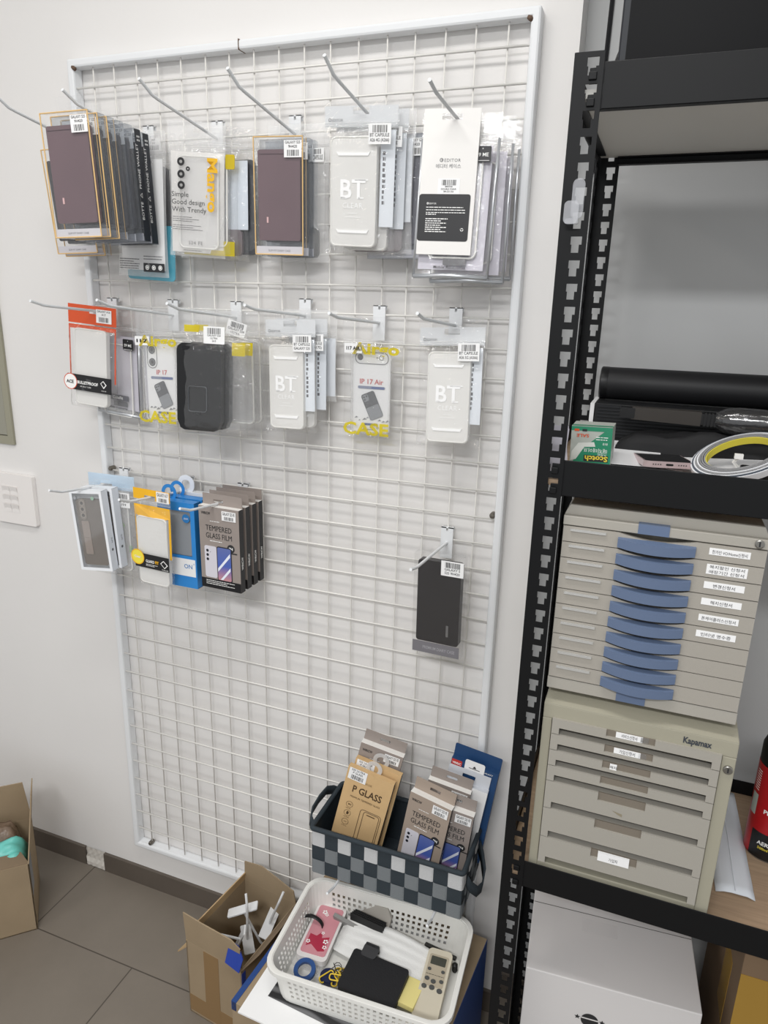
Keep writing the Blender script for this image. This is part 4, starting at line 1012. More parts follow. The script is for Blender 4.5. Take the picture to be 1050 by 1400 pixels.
# contents
def flatplace(o, x, y, z, yaw, tx=0, ty=0):
    o.matrix_basis = Matrix.Translation((x, y, z)) @ Matrix.Rotation(yaw * D, 4, 'Z') @ Matrix.Rotation(tx * D, 4, 'X') @ Matrix.Rotation(ty * D, 4, 'Y'); return o
UP = Matrix.Rotation(-PI / 2, 4, 'X')        # x-z drawings laid flat, face up
t = thing('phone_case', 'pink phone case with a black finger strap lying in the plastic basket', 'phone case')
m = MB(); m.prism(rrect(.062, .128, .010, 6), -.012, 0, 0, UP); c = m.build('case_shell', mat('clear white case', '#e3dfdd', .3), t, bevel=.002)
m = MB(); m.prism(rrect(.052, .112, .006, 5, 0, .002), -.0128, -.012, 0, UP)
m.prism([(-.019, -.040), (-.010, -.034), (.008, -.046), (.020, -.042), (.020, -.010), (.006, -.016), (.002, -.002), (-.006, -.014), (-.020, -.012)], -.0131, -.0128, 1, UP)
for a, b, r in ((-.010, .042, .006), (-.004, .037, .004), (.016, -.022, .006), (.018, -.034, .005), (-.018, -.030, .005), (.004, -.005, .004)):
    for q in range(5): m.disc(a + r * .6 * math.cos(q * 1.26), b + r * .6 * math.sin(q * 1.26), r * .32, -.0133, 2, UP, 8)
m.build('printed_picture', [mat('rose pink print', '#cf8f98', .4), mat('deep red print', '#ad2f48', .4), PALEINK], t)
m = MB(); vs = []
for i in range(13):
    a = PI * i / 12; q = Vector((-.020 - .013 * 0 + .022 * -math.cos(a) - .004, .012 - .004 * i / 12, .0135 + .018 * math.sin(a))); vs += [q - Vector((0, .004, 0)), q + Vector((0, .004, 0))]
m.add(vs, [(2 * i, 2 * i + 1, 2 * i + 3, 2 * i + 2) for i in range(12)]); m.build('finger_strap', mat('black strap', '#141416', .5), t, solid=.0015, smooth=True)
flatplace(t, .6385, -.2035, ZB_ + .008, 4, 2)
t = thing('phone_case', 'clear empty phone case under the pink one in the plastic basket', 'phone case')
MB().prism(rrect(.066, .135, .010, 6), -.007, 0, 0, UP).build('case_shell', FROST2, t, bevel=.001)
flatplace(t, .637, -.212, ZB_ + .0005, 0)
def rings(label, x, y, z, r0, r1, hexc):
    o = MB().lathe([(r0, 0), (r1, 0), (r1, .007), (r0, .007), (r0, .0)], 28).build('tape_ring', mat('ring ' + hexc, hexc, .4), None, bevel=.0008)
    # open centre: rebuild without caps
    o.location = (x, y, z); return tag(o, label, 'ring')
def ring_obj(label, name, x, y, z, r0, r1, hh, hexc, tx=0):
    m = MB(); n = 30; vs = []
    for (r, zz) in ((r0, 0), (r1, 0), (r1, hh), (r0, hh)):
        vs += [(r * math.cos(2 * PI * i / n), r * math.sin(2 * PI * i / n), zz) for i in range(n)]
    m.add(vs, [(k * n + i, k * n + (i + 1) % n, ((k + 1) % 4) * n + (i + 1) % n, ((k + 1) % 4) * n + i) for k in range(4) for i in range(n)])
    o = m.build(name, mat('paint ' + hexc, hexc, .4), None, smooth='auto'); o.location = (x, y, z); o.rotation_euler = (tx * D, 0, 0); return tag(o, label, 'ring')
ring_obj('blue plastic ring at the front left of the plastic basket', 'plastic_ring', .645, -.292, ZB_ + .014, .013, .021, .007, '#234a84', 14)
t = thing('round_lid', 'small navy round lid beside the blue ring in the plastic basket', 'lid', (.690, -.285, ZB_ + .004))
m = MB(); m.lathe([(.014, 0), (.0155, .002), (.0155, .012), (.0145, .0135), (.001, .0138)], 24); m.build('cap', mat('navy lid', '#1c2547', .4), t, smooth='auto')
t = thing('yellow_clip_tangle', 'tangle of yellow clips and wire in front of the black wallet case', 'clips')
YP = mat('yellow plastic', '#e6c53d', .4); m = MB(); rr = random.Random(5)
for k in range(7):
    T = Matrix.Translation((rr.uniform(-.018, .018), rr.uniform(-.022, .014), .004 + .003 * k)) @ Matrix.Rotation(rr.uniform(0, 3), 4, 'Z') @ Matrix.Rotation(rr.uniform(-.5, .5), 4, 'X')
    p = [(a, 0, b) for a, b in rrect(.030, .010, .004, 4)]; m.tube([T @ UP @ Vector(q) for q in p], .0014, 6, closed=True)
m.build('clips', YP, t, smooth=True)
m = MB(); p = []
for i in range(40): a = i * .55; p.append((.016 * math.cos(a) * (1 - i / 90), .012 * math.sin(a * 1.3), .010 + .016 * (i / 40)))
m.tube(p, .0007, 5); m.build('wire', mat('dark wire', '#2a2a2a', .5), t)
flatplace(t, .7035, -.272, ZB_ + .001, 10)
# stack of pleated white masks
t = thing('face_masks', 'stack of pleated white paper masks behind the black wallet case', 'face masks'); MK = mat('white mask fabric', '#e6e6e4', .8, bump=.3, bscale=400)
for k in range(4):
    m = MB(); nx, ny = 12, 15; vs = []
    for j in range(ny):
        for i in range(nx):
            u, v = i / (nx - 1), j / (ny - 1)
            z = .0022 * (j % 3) * math.sin(PI * min(1, max(0, u))) + .004 * math.sin(PI * u) * math.sin(PI * v) + .0030 * k + rr.uniform(0, .0006)
            vs.append(((u - .5) * .185 + .003 * k, (v - .5) * (.072 + .014 * math.sin(PI * u)) - .0025 * k, z))
    m.add(vs, [(j * nx + i, j * nx + i + 1, (j + 1) * nx + i + 1, (j + 1) * nx + i) for j in range(ny - 1) for i in range(nx - 1)])
    m.build('mask', MK, t, smooth=True, solid=.0008)
flatplace(t, .762, -.190, ZB_ + .012, -4, 10)
t = thing('wallet_phone_case', 'black flip wallet phone case lying at the front of the plastic basket', 'phone case')
m = MB(); m.prism(rrect(.114, .078, .006, 5), -.013, 0, 0, UP); m.build('cover', mat('black felt leather', '#17171a', .6, bump=.2, bscale=300), t, bevel=.003)
m = MB(); m.prism(rrect(.030, .026, .006, 4, -.026, .042), -.0165, -.013, 0, UP); m.prism(rrect(.028, .006, .002, 3, -.026, .054), -.0165, -.001, 0, UP); m.build('clasp', mat('charcoal rubber', '#3a3a3c', .5), t, bevel=.002)
flatplace(t, .775, -.268, ZB_ + .019, -3, 8)
t = thing('sticky_note_pad', 'pale yellow paper pad between the black wallet case and the remote', 'note pad')
MB().box(-.018, .018, -.028, .028, 0, .010).build('pad', mat('pale yellow paper', '#ecdf93', .7), t); flatplace(t, .8445, -.262, ZB_ + .012, -5)
# air conditioner remote
t = thing('remote_control', 'cream air conditioner remote control propped at the right end of the plastic basket', 'remote control')
CR = mat('aged cream plastic', '#cfc7b4', .4)
m = MB(); m.prism(rrect(.047, .135, .009, 6), -.019, 0, 0, UP); m.build('housing', CR, t, bevel=.004)
m = MB(); m.prism(rrect(.037, .060, .004, 4, 0, .026), -.0196, -.019, 0, UP); m.build('face_plate', mat('taupe face plate', '#b3a894', .4), t)
m = MB(); m.prism(rrect(.029, .016, .0015, 3, 0, .044), -.0201, -.0196, 0, UP); m.build('display', mat('dark lcd', '#4b4c45', .2), t)
BT_ = mat('slate button', '#4f504f', .5)
for (a, b, r) in ((-.013, .026, .0035), (.013, .026, .0035), (-.013, .008, .0045), (.014, .008, .0040), (-.015, -.007, .0048), (-.0005, .005, .0048), (-.0005, -.006, .0052), (.0145, -.009, .0052)):
    m = MB(); T = UP @ Matrix.Translation((a, 0, b)); m.prism([(r * math.cos(q * PI / 8), r * .8 * math.sin(q * PI / 8)) for q in range(16)], -.0212, -.0190, 0, T); m.build('button', BT_, t, bevel=.0006)
m = MB(); microtext(m, -.017, .017, .0175, -.0198, 1, .003, .001, 0, 4, UP); m.build('printed_text', INK, t)
flatplace(t, .8795, -.232, ZB_ + .006, 3, 10)
# grey cable clip / cradle at the back
t = thing('phone_cradle', 'grey folded plastic phone cradle at the back left of the plastic basket', 'phone cradle')
GP = mat('warm grey plastic', '#aaa59d', .5)
m = MB(); m.prism([(-.052, .0), (.048, .0), (.050, .022), (.040, .036), (-.050, .030)], -.006, 0, 0, Matrix.Rotation(-.35, 4, 'X')); m.build('back_plate', GP, t, bevel=.001)
m = MB(); m.prism([(-.052, -.004), (.036, -.004), (.040, .010), (-.052, .026)], -.034, -.027, 0, Matrix.Rotation(.25, 4, 'X')); m.build('front_plate', mat('cool grey plastic', '#8c8b89', .5), t, bevel=.001)
m = MB()
for k in range(4): m.box(-.022 + .001 * k, .046, -.026 + .0045 * k, -.024 + .0045 * k, .002, .026 - .001 * k)
m.build('black_insert', mat('black foam', '#1b1b1c', .6), t)
flatplace(t, .708, -.1370, ZB_ + .015, -6)
t.scale = (1.08, 1.08, 1.08)
o = MB().box(-.034, .034, -.004, .004, 0, .006).build('black_pen', mat('black pen barrel', '#2a2927', .4), None, bevel=.0018); tag(o, 'thin dark pen at the back right of the plastic basket', 'pen'); flatplace(o, .868, -.143, ZB_, -8)
o = MB().lathe([(.0045, 0), (.0055, .003), (.0055, .016), (.002, .019)], 14).build('rubber_plug', mat('black rubber', '#151515', .5), None, smooth='auto'); tag(o, 'tiny black rubber plug beside the remote at the basket edge', 'plug'); flatplace(o, .905, -.172, ZB_, 0)
t = thing('clear_plastic_wrap', 'crumpled clear plastic wrap in the back left corner of the plastic basket', 'plastic wrap'); m = MB(); rr = random.Random(4); nx = 9; vs = []
for j in range(nx):
    for i in range(nx): vs.append(((i / 8 - .5) * .06, (j / 8 - .5) * .05, .012 + rr.uniform(0, .016)))
m.add(vs, [(j * nx + i, j * nx + i + 1, (j + 1) * nx + i + 1, (j + 1) * nx + i) for j in range(nx - 1) for i in range(nx - 1)]); m.build('film', BAG, t); flatplace(t, .6395, -.150 + .02, ZB_, 10)

# ------------------------------------------------------------------ carton under the basket with a white board on top
t = thing('cardboard_carton', 'brown carton with blue side carrying the white plastic basket', 'cardboard box', (.538, -.378, FZ), -4.7 * D)
NB = mat('navy blue carton print', '#21437f', .5)
m = MB(); w, d, h = .380, .345, .279
m.box(0, w, 0, d, 0, h); m.build('box', CARD, t, bevel=.001)
MB().box(w, w + .0008, .0, d, .002, h - .001).build('blue_side', NB, t)
MB().box(-.0008, .010, 0, d * .62, h - .02, h + .0012).build('blue_edge', NB, t)
m = MB(); m.text('U3', .030, .06, h - .055, -.0006, 0, bold=.02); m.text('1000', .022, .115, h - .050, -.0006, 0, bold=.01); m.build('printed_text', mat('carton ink', '#3b2f25', .7), t)
t = thing('white_board', 'white sheet of board with a dark swirl picture between carton and plastic basket', 'board', (.5625, -.3955, .2988), -2 * D)
MB().box(0, .34, 0, .30, 0, .0035).build('sheet', WHITE, t)
def swirl():
    m = bpy.data.materials.new('dark swirl print'); m.use_nodes = True; nt = m.node_tree; b = nt.nodes['Principled BSDF']
    tc = nt.nodes.new('ShaderNodeTexCoord'); wv = nt.nodes.new('ShaderNodeTexWave'); wv.wave_type = 'RINGS'; wv.inputs['Scale'].default_value = 12; wv.inputs['Distortion'].default_value = 9; wv.inputs['Detail'].default_value = 1; wv.inputs['Detail Scale'].default_value = .6
    r = nt.nodes.new('ShaderNodeValToRGB'); r.color_ramp.elements[0].color = rgb('#232325'); r.color_ramp.elements[1].color = rgb('#6c6c6e'); r.color_ramp.elements[1].position = .95; r.color_ramp.elements[0].position = .35
    nt.links.new(tc.outputs['Object'], wv.inputs['Vector']); nt.links.new(wv.outputs['Fac'], r.inputs['Fac']); nt.links.new(r.outputs['Color'], b.inputs['Base Color']); b.inputs['Roughness'].default_value = .22
    return m
m = MB(); m.add([(.033, .048, .0038), (.34, .036, .0038), (.34, .2, .0038), (.038, .2, .0038), (.034, .08, .0038)], [(0, 1, 2, 3, 4)]); m.build('swirl_picture', swirl(), t)

# ------------------------------------------------------------------ open carton of spare hooks
t = thing('cardboard_box', 'small open cardboard box of spare peg hooks below the panel', 'cardboard box', (.333, -.2406, FZ), -7 * D)
w, d, h, th = .150, .198, .198, .003
m = MB(); m.box(0, w, 0, d, 0, th); m.box(0, th, 0, d, 0, h); m.box(w - th, w, 0, d, 0, h); m.box(0, w, 0, th, 0, h); m.box(0, w, d - th, d, 0, h); m.build('box', CARD, t)
def flap(poly, T, name='flap', mm=None): return MB().prism(poly, -.0013, .0013, 0, T).build(name, mm or CARD, t)
flap([(0, 0), (w, 0), (w, .058), (w * .85, .072), (.05, .074), (0, .078)], Matrix.Translation((0, .0015, h)) @ Matrix.Rotation(.06, 4, 'X'))
flap([(0, 0), (w - .004, 0), (w - .01, .030), (.09, .046), (.05, .058), (0, .050)], Matrix.Translation((.002, d - .0015, h)) @ Matrix.Rotation(-.03, 4, 'X'))
flap([(0, 0), (d, 0), (d, .024), (0, .020)], Matrix.Translation((.0015, d, h)) @ Matrix.Rotation(-PI / 2, 4, 'Z') @ Matrix.Rotation(-.12, 4, 'X'), mm=CARDEDGE)
flap([(0, 0), (.085, 0), (.06, .06), (.02, .085)], Matrix.Translation((.0, .006, h - .02)) @ Matrix.Rotation(PI / 2, 4, 'Z') @ Matrix.Rotation(-2.45, 4, 'X'), mm=CARDEDGE)
flap([(0, 0), (d, 0), (d - .01, .075), (.01, .07)], Matrix.Translation((w - .0015, 0, h - .002)) @ Matrix.Rotation(PI / 2, 4, 'Z') @ Matrix.Rotation(.62, 4, 'X'), mm=CARDD)
MB().box(.048, .088, -.0006, .0, .01, h - .004).build('packing_tape', TAPE, t)
MB().box(.002, w - .002, -.0005, .0, .008, .052).build('packing_tape', TAPE, t)
m = MB(); m.prism([(.0, -.03), (.03, -.035), (.034, -.01), (.022, .008), (.004, .010)], -.0008, .0008, 0, Matrix.Translation((w - .034, -.0005, h + .050)) @ Matrix.Rotation(-.25, 4, 'X') @ Matrix.Scale(1.25, 4)); m.box(w, w + .0006, 0, .012, h - .07, h - .01); m.build('blue_tape', mat('blue packing tape', '#2a44a0', .35), t)
m = MB(); m.box(w - th - .0006, w - th, .03, d - .02, h - .028, h - .006); m.build('torn_label', mat('torn paper label', '#c9c2b3', .8), t)
def loose_hook(label, x, y, z, R_):
    q = thing('peg_hook', label, 'hook', group='spare hooks in the cardboard box')
    m = MB(); m.prism(rrect(.024, .07, .003, 3), -.0015, .0015); m.build('back_plate', STEELW, q)
    MB().tube([(0, 0, 0), (0, -.10, .006), (0, -.11, .009), (0, -.125, .024)], .0028, 8).build('rod', STEELW, q, smooth='auto')
    q.matrix_basis = Matrix.Translation((x, y, z)) @ R_; return q
E3 = lambda a, b, c: Matrix.Rotation(c * D, 4, 'Z') @ Matrix.Rotation(b * D, 4, 'Y') @ Matrix.Rotation(a * D, 4, 'X')
loose_hook('white spare hook standing on end with its plate up, in the hooks box', .402, -.125, .215, E3(72, 0, 115))
loose_hook('white spare hook with its bent tip pointing left, in the hooks box', .425, -.175, .190, E3(-20, 10, -65))
loose_hook('white spare hook plate leaning at the back right of the hooks box', .446, -.085, .155, E3(-70, 20, 10))
loose_hook('white spare hook lying at the bottom of the hooks box', .415, -.130, .140, E3(-80, 0, 40))

# ------------------------------------------------------------------ big open carton on the left
t = thing('cardboard_box', 'large open cardboard box with bubble wrap and teal sheet, left edge of frame', 'cardboard box', (-.1446, -.2062, FZ), 44.5 * D)
w, d, h = .34, .176, .198
m = MB(); m.box(-w, 0, 0, d, 0, th); m.box(-w, -w + th, 0, d, 0, h); m.box(-th, 0, 0, d, 0, h); m.box(-w, 0, 0, th, 0, h); m.box(-w, 0, d - th, d, 0, h); m.build('box', CARD, t)
flap([(0, 0), (d, 0), (d - .004, .120), (.085, .130), (.05, .060), (.006, .012)], Matrix.Translation((-.0015, .0, h)) @ Matrix.Rotation(PI / 2, 4, 'Z') @ Matrix.Rotation(.12, 4, 'X'), mm=CARD)
flap([(0, 0), (w, 0), (w - .01, .115), (.02, .12)], Matrix.Translation((-w, d - .0015, h)) @ Matrix.Rotation(.05, 4, 'X'))
flap([(0, 0), (w, 0), (w - .02, .05), (.02, .05)], Matrix.Translation((-w, .0015, h)) @ Matrix.Rotation(-1.62, 4, 'X'), mm=CARDD)
MB().box(.0, .0005, .004, .05, .10, h - .002).build('grey_tape', mat('grey film tape', '#8d8f92', .3), t)
BUB = mat('bubble wrapped brown parcel', '#7c6a5b', .25, 0, .6, var=.25, vscale=60, bump=1.0, bscale=110)
def lumpy(name, mm, w, d, h, seed, n=14):
    m = MB(); vs = []
    for j in range(n):
        for i in range(n):
            u, v = i / (n - 1), j / (n - 1); e = min(1, min(u, 1 - u, v, 1 - v) * 5)
            vs.append(((u - .5) * w, (v - .5) * d, h * e ** .5 + .012 * noise.noise(Vector((u * 5 + seed, v * 5, seed))) * e))
    m.add(vs, [(j * n + i, j * n + i + 1, (j + 1) * n + i + 1, (j + 1) * n + i) for j in range(n - 1) for i in range(n - 1)])
    m.add([vs[0], vs[n - 1], vs[-1], vs[n * (n - 1)]], [(3, 2, 1, 0)])
    return m.build(name, mm, None, smooth=True)
LB = Matrix.Translation((-.1446, -.2062, FZ)) @ Matrix.Rotation(44.5 * D, 4, 'Z')
o = lumpy('bubble_wrapped_parcel', BUB, .150, .080, .225, 3); tag(o, 'bubble wrapped brown parcel inside the large left cardboard box', 'parcel')
o.matrix_basis = LB @ Matrix.Translation((-.084, .120, .004)) @ Matrix.Rotation(.04, 4, 'Z')
m = MB(); n = 14; vs = []
for j in range(n):
    for i in range(n):
        u, v = i / (n - 1), j / (n - 1); vs.append(((u - .5) * .15, (v - .5) * .062, .012 * noise.noise(Vector((u * 4, v * 4, 9))) + .005 * math.sin(u * 9) - .05 * (abs(u - .5) * 2) ** 6))
m.add(vs, [(j * n + i, j * n + i + 1, (j + 1) * n + i + 1, (j + 1) * n + i) for j in range(n - 1) for i in range(n - 1)])
o = m.build('teal_sheet', mat('teal plastic sheet', '#6fc7bd', .35), None, smooth=True, solid=.001); tag(o, 'crumpled teal plastic sheet in the large left cardboard box', 'plastic sheet')
o.matrix_basis = LB @ Matrix.Translation((-.082, .062, .203)) @ Matrix.Rotation(.35, 4, 'X')

# ------------------------------------------------------------------ black slotted steel rack
RX0, RX1, RY0, RY1, RT = 1.003, 1.965, -.345, -.008, 1.800
t = thing('shelving_rack', 'black slotted steel shelving rack right of the wire grid panel', 'shelf rack', (RX0, RY0, 0))
TI = Matrix.Translation((-RX0, -RY0, 0))
def RB(m, name, mats, **k):
    o = m.build(name, mats, t, **k); o.matrix_parent_inverse = TI; return o
PIT, PW_ = .02555, .031
def post(px, py, sx, sy, name='post'):
    """slotted angle: flange across x at py, flange along y at px"""
    m = MB(); Z0 = (1.684 + .0085) % PIT - PIT
    xb = [0, .43, .47, .74, .83, 1]
    zb = [0, .32, .66, 1.0]
    k = 0; z = 0.0
    for axis in (0, 1):
        n = int(RT / PIT) + 2
        for c in range(n):
            for zi in range(3):
                za = Z0 + PIT * (c + zb[zi]); zc = Z0 + PIT * (c + zb[zi + 1])
                if zc < 0 or za > RT: continue
                za = max(0, za); zc = min(RT, zc)
                for xi in range(5):
                    hole = (zi == 2 and 1 <= xi <= 3) or (zi == 1 and xi == 2)
                    if hole and 0.004 < za and zc < RT - .004: continue
                    a, b = xb[xi] * PW_, xb[xi + 1] * PW_
                    if axis == 0: vs = [(px + sx * a, py, za), (px + sx * b, py, za), (px + sx * b, py, zc), (px + sx * a, py, zc)]
                    else: vs = [(px, py + sy * a, za), (px, py + sy * b, za), (px, py + sy * b, zc), (px, py + sy * a, zc)]
                    m.add(vs, [(0, 1, 2, 3) if (axis == 0) == (sx > 0) else (3, 2, 1, 0)])
    return RB(m, name, BLACKST, solid=.0016)
post(RX0, RY0, 1, 1); post(RX0, RY1, 1, -1); post(RX1, RY0, -1, 1); post(RX1, RY1, -1, -1)
BH = .0455
WOODB = mat('tan wood grain shelf board', '#a38c74', .5, 0, .3, var=.14, vscale=14, stretch=(1.0, 14, 1)); GREYB = mat('pale grey shelf board', '#c9c7c1', .55)
for zt, bm in ((1.790, GREYB), (1.358, WOODB), (.757, WOODB)):
    for (y0, s) in ((RY0 + .0012, 1), (RY1 - .0012, -1)):
        m = MB(); ya, yb = sorted((y0, y0 + s * .0016)); m.box(RX0 + .0285, RX1 - .0285, ya, yb, zt - BH, zt)
        ya, yb = sorted((y0, y0 + s * .012)); m.box(RX0 + .0285, RX1 - .0285, ya, yb, zt - BH, zt - BH + .0016)
        ya, yb = sorted((y0, y0 + s * .014)); m.box(RX0 + .0285, RX1 - .0285, ya, yb, zt - .0358, zt - .0342)
        if s > 0:
            for q in (zt - .013, zt - .0385):
                for xx in (RX0 + .0205, RX1 - .0205):
                    m.box(xx - .0042, xx + .0042, RY0 - .0032, RY0, q - .0045, q + .0035); m.box(xx - .004, xx + .012, RY0 + .001, RY0 + .0026, q - .008, q + .008)
        RB(m, 'beam', BLACKST, bevel=.0008)
    for (x0, s) in ((RX0 + .0012, 1), (RX1 - .0012, -1)):
        m = MB(); xa, xb_ = sorted((x0, x0 + s * .0016)); m.box(xa, xb_, RY0 + .0285, RY1 - .0285, zt - BH, zt); xa, xb_ = sorted((x0, x0 + s * .012)); m.box(xa, xb_, RY0 + .0285, RY1 - .0285, zt - .0358, zt - .0342)
        RB(m, 'side_beam', BLACKST)
    m = MB(); m.box(RX0 + .004, RX1 - .004, RY0 + .004, RY1 - .004, zt - .034, zt - .025); RB(m, 'shelf_board', bm)
ZS1, ZS2, ZS3 = 1.790 - .0248, 1.358 - .0248, .757 - .0248

# clear adhesive hook on the front post
t = thing('adhesive_hook', 'clear plastic adhesive hook stuck on the front post of the rack', 'hook', (1.0185, RY0 - .0012, 1.652))
CLR = film('clear acrylic hook', haze=.22, hazecol='#e6e8ee', gloss=2.2, rough=.06)
MB().prism(rrect(.0135, .042, .0065, 6, .002, .003), -.0035, 0).build('base_plate', CLR, t, bevel=.001)
m = MB(); m.prism(rrect(.0160, .024, .005, 5, -.003, -.012), -.0125, -.0095); m.prism(rrect(.0150, .006, .0025, 3, -.002, -.021), -.011, -.0035); m.build('hook', CLR, t, bevel=.001)

# television on the top shelf
t = thing('television', 'black flat screen television standing on the top shelf', 'television', (1.50, -.29, ZS1))
MB().box(-.457, .457, -.012, .016, .001, .56).build('housing', mat('dark blue black bezel', '#10141c', .4, 0, .3), t, bevel=.002)
MB().box(-.449, .449, -.0126, -.0118, .010, .552).build('screen', mat('black glass screen', '#060608', .4, 0, .1), t)
# cables
def cable(pts, r, label, mm=None):
    o = MB().tube(pts, r, 8).build('cable', mm or mat('black cable', '#17171a', .5), None, smooth='auto'); return tag(o, label, 'cable')
cable([(.992, .0722, 2.06), (.9905, .0722, 1.93), (.989, .0722, 1.83), (.988, .0722, 1.75)], .0035, 'black cable running down the wall behind the top of the rack')
cable([(1.052, -.268, 1.835), (1.036, -.20, 1.838), (1.020, -.12, 1.835), (1.004, -.06, 1.826), (.992, -.02, 1.80), (.99, .03, 1.72)], .0035, 'black cable from the television down past the top of the rack')

# ------------------------------------------------------------------ middle shelf
t = thing('tape_box', 'green and grey tape box with upside-down yellow lettering on the middle shelf', 'tape box')
w, h, d = .052, .0565, .044
GRN = mat('tape box green', '#2f8a68', .4); SIL = mat('tape box grey', '#b5bab2', .4)
MB().facebox(-w / 2, w / 2, 0, d, -h, 0, 0, 0, 0).build('carton', SIL, t)
m = MB(); m.flat([(-w / 2, -h), (w / 2, -h), (w / 2, -.006), (.016, -.006), (-.026 + .010, -.034)], -.0003, 0); m.flat([(-w / 2, .0002 - .006), (w / 2, -.006), (w / 2, -.0002), (-w / 2, -.0002)], -.0003, 0)
m.add([(-w / 2, .004, .0003), (w / 2, .004, .0003), (w / 2, .012, .0003), (-w / 2, .012, .0003)], [(0, 1, 2, 3)], 0)
m.rect(-.008, .023, -h + .0105, -h + .019, -.0006, 1)
m.text('Scotch', .0095, .0225, -h + .0180, -.0009, 2, 'l', bold=.03, rot=PI, width=.029)
m.text('\ub9e4\uc9c1\ud14c\uc774\ud504', .0062, .021, -.0285, -.0006, 3, 'l', rot=PI, width=.030); m.text('\uc2a4\ucf13\ud2b8', .0055, .021, -.034, -.0006, 3, 'l', rot=PI, width=.012)
m.text('810', .0042, .021, -.0205, -.0006, 3, 'l', rot=PI); microtext(m, .006, .021, -.013, -.0006, 2, .003, .001, 3, 3)
m.text('SALE', .006, -.003, -.010, -.0006, 4, 'l', rot=PI, bold=.02, width=.016); m.rect(-.022, -.016, -.0065, -.0035, -.0007, 4); m.rect(-.012, -.006, -.0065, -.0035, -.0007, 1)
m.flat([(-.024, -.034), (-.016, -.022), (.004, -.020), (.006, -.026), (-.008, -.027), (-.018, -.044), (-.025, -.046)], -.0005, 5)
m.build('printed_text', [GRN, mat('black print panel', '#1e1f21', .5), mat('yellow lettering', '#e8d24a', .5), PALEINK, mat('orange print', '#d8552a', .45), mat('pale tape roll', '#dcdfd8', .4)], t)
place(t, 1.0565, -.2682, 1.3903, -1.1, .5, -1.5)
def paper(label, x0, x1, y0, y1, z, T=None, name='paper_sheet', hexc='#e4e4e6', th=.0012, cat='paper'):
    o = MB().box(x0, x1, y0, y1, 0, th).build(name, mat('paper ' + hexc, hexc, .65), None); o.matrix_basis = T if T is not None else Matrix.Translation((0, 0, z)); return tag(o, label, cat)
m = MB()
for k in range(5): m.box(-.0135, .0135, -.0008 + .004 * k, .0004 + .004 * k, 0, .060 - .003 * (k % 3), 0, Matrix.Rotation(.05 * k - .1, 4, 'Y'))
o = m.build('card_bundle', mat('lilac white card', '#d4d2dc', .6), None); o.location = (1.0225, -.305, ZS2); o.rotation_euler = (-.12, 0, .5); tag(o, 'bundle of white cards leaning left of the tape box', 'cards')
for k, (x, y, yaw, lb) in enumerate(((1.115, -.265, 12, 'white paper sheet under the phone on the middle shelf'), (1.212, -.205, -20, 'folded white paper right behind the phone on the middle shelf'), (1.095, -.200, 3, 'printed white paper behind the tape box on the middle shelf'))):
    T = Matrix.Translation((x, y, ZS2 + .0006 + .0095 * (k > 0) + .002 * k)) @ Matrix.Rotation(yaw * D, 4, 'Z') @ Matrix.Rotation((0, .16, .14)[k], 4, 'X')
    paper(lb, -.05, .05, -.05, .05, 0, T, hexc='#dededf')
t = thing('smartphone', 'rose-gold smartphone lying screen up on papers on the middle shelf', 'phone')
m = MB(); m.prism(rrect(.062, .128, .009, 6), -.0078, 0, 0, UP); m.build('frame', mat('rose gold metal', '#d9c3c4', .3, .5), t, bevel=.0015)
MB().prism(rrect(.058, .124, .007, 6), -.0082, -.0077, 0, UP).build('screen', mat('phone black glass', '#08080a', .06, 0, .6), t)
m = MB(); m.prism(rrect(.009, .0026, .0012, 4, 0, .004), -.0643, -.0639)
for s in (-1, 1):
    for k in range(4): m.disc(s * (.011 + .003 * k), .004, .0008, -.0643, 0, n=8)
m.build('charging_port', mat('port black', '#0a0a0a', .5), t)
t.matrix_basis = Matrix.Translation((1.143, -.208, ZS2 + .0085)) @ Matrix.Rotation(12 * D, 4, 'Z') @ Matrix.Rotation(-4 * D, 4, 'X')
# long black tube on a ribbed black box
t = thing('black_tube', 'long black matte tube lying along the back of the middle shelf', 'tube')
m = MB(); T = Matrix.Translation((1.048, -.080, 1.4302)) @ Matrix.Rotation(PI / 2, 4, 'Y')
m.lathe([(.0215, 0), (.0238, .002), (.0242, .012), (.0242, .60)], 32, 0, T); m.build('barrel', mat('matte black vinyl', '#1b1b1d', .5, 0, .35), t, smooth='auto')
MB().lathe([(.0225, -.0012), (.0246, .0006), (.0246, .010), (.0244, .0105)], 32, 0, T).build('end_cap', mat('black end cap', '#141416', .4), t, smooth='auto')
t = thing('black_box', 'long ribbed black box under the black tube on the middle shelf', 'box', (1.047, -.130, ZS2))
m = MB(); m.box(0, .60, 0, .105, 0, .0715); m.build('body', mat('black box board', '#1a1b1d', .6), t, bevel=.001)
m = MB()
for k in range(14): m.box(.004, .596, -.0012, 0, .004 + .0048 * k, .0064 + .0048 * k)
m.build('ribbed_face', mat('black ribbed vinyl', '#202225', .55), t)
o = MB().box(-.003, .003, 0, .09, 0, .0705).build('white_card', WHITE, None); o.location = (1.0425, -.128, ZS2); tag(o, 'white card edge between the rear post and the ribbed black box', 'card')
t = thing('folding_umbrella', 'black umbrella handle and clear sleeve lying in front of the ribbed box', 'umbrella')
T = Matrix.Translation((1.100, -.166, 1.3995)) @ Matrix.Rotation(1 * D, 4, 'Z') @ Matrix.Rotation(PI / 2 + .02, 4, 'Y')
m = MB(); m.prism([(-.0085, 0), (.0085, 0), (.0095, .09), (-.0095, .09)], -.008, .008, 0, T); m.build('handle', mat('taupe black plastic', '#37332f', .4), t, bevel=.002)
m = MB()
for k in range(4): m.prism(rrect(.018, .0035, .001, 2, 0, .095 + .0045 * k), -.0085, .0085, 0, T)
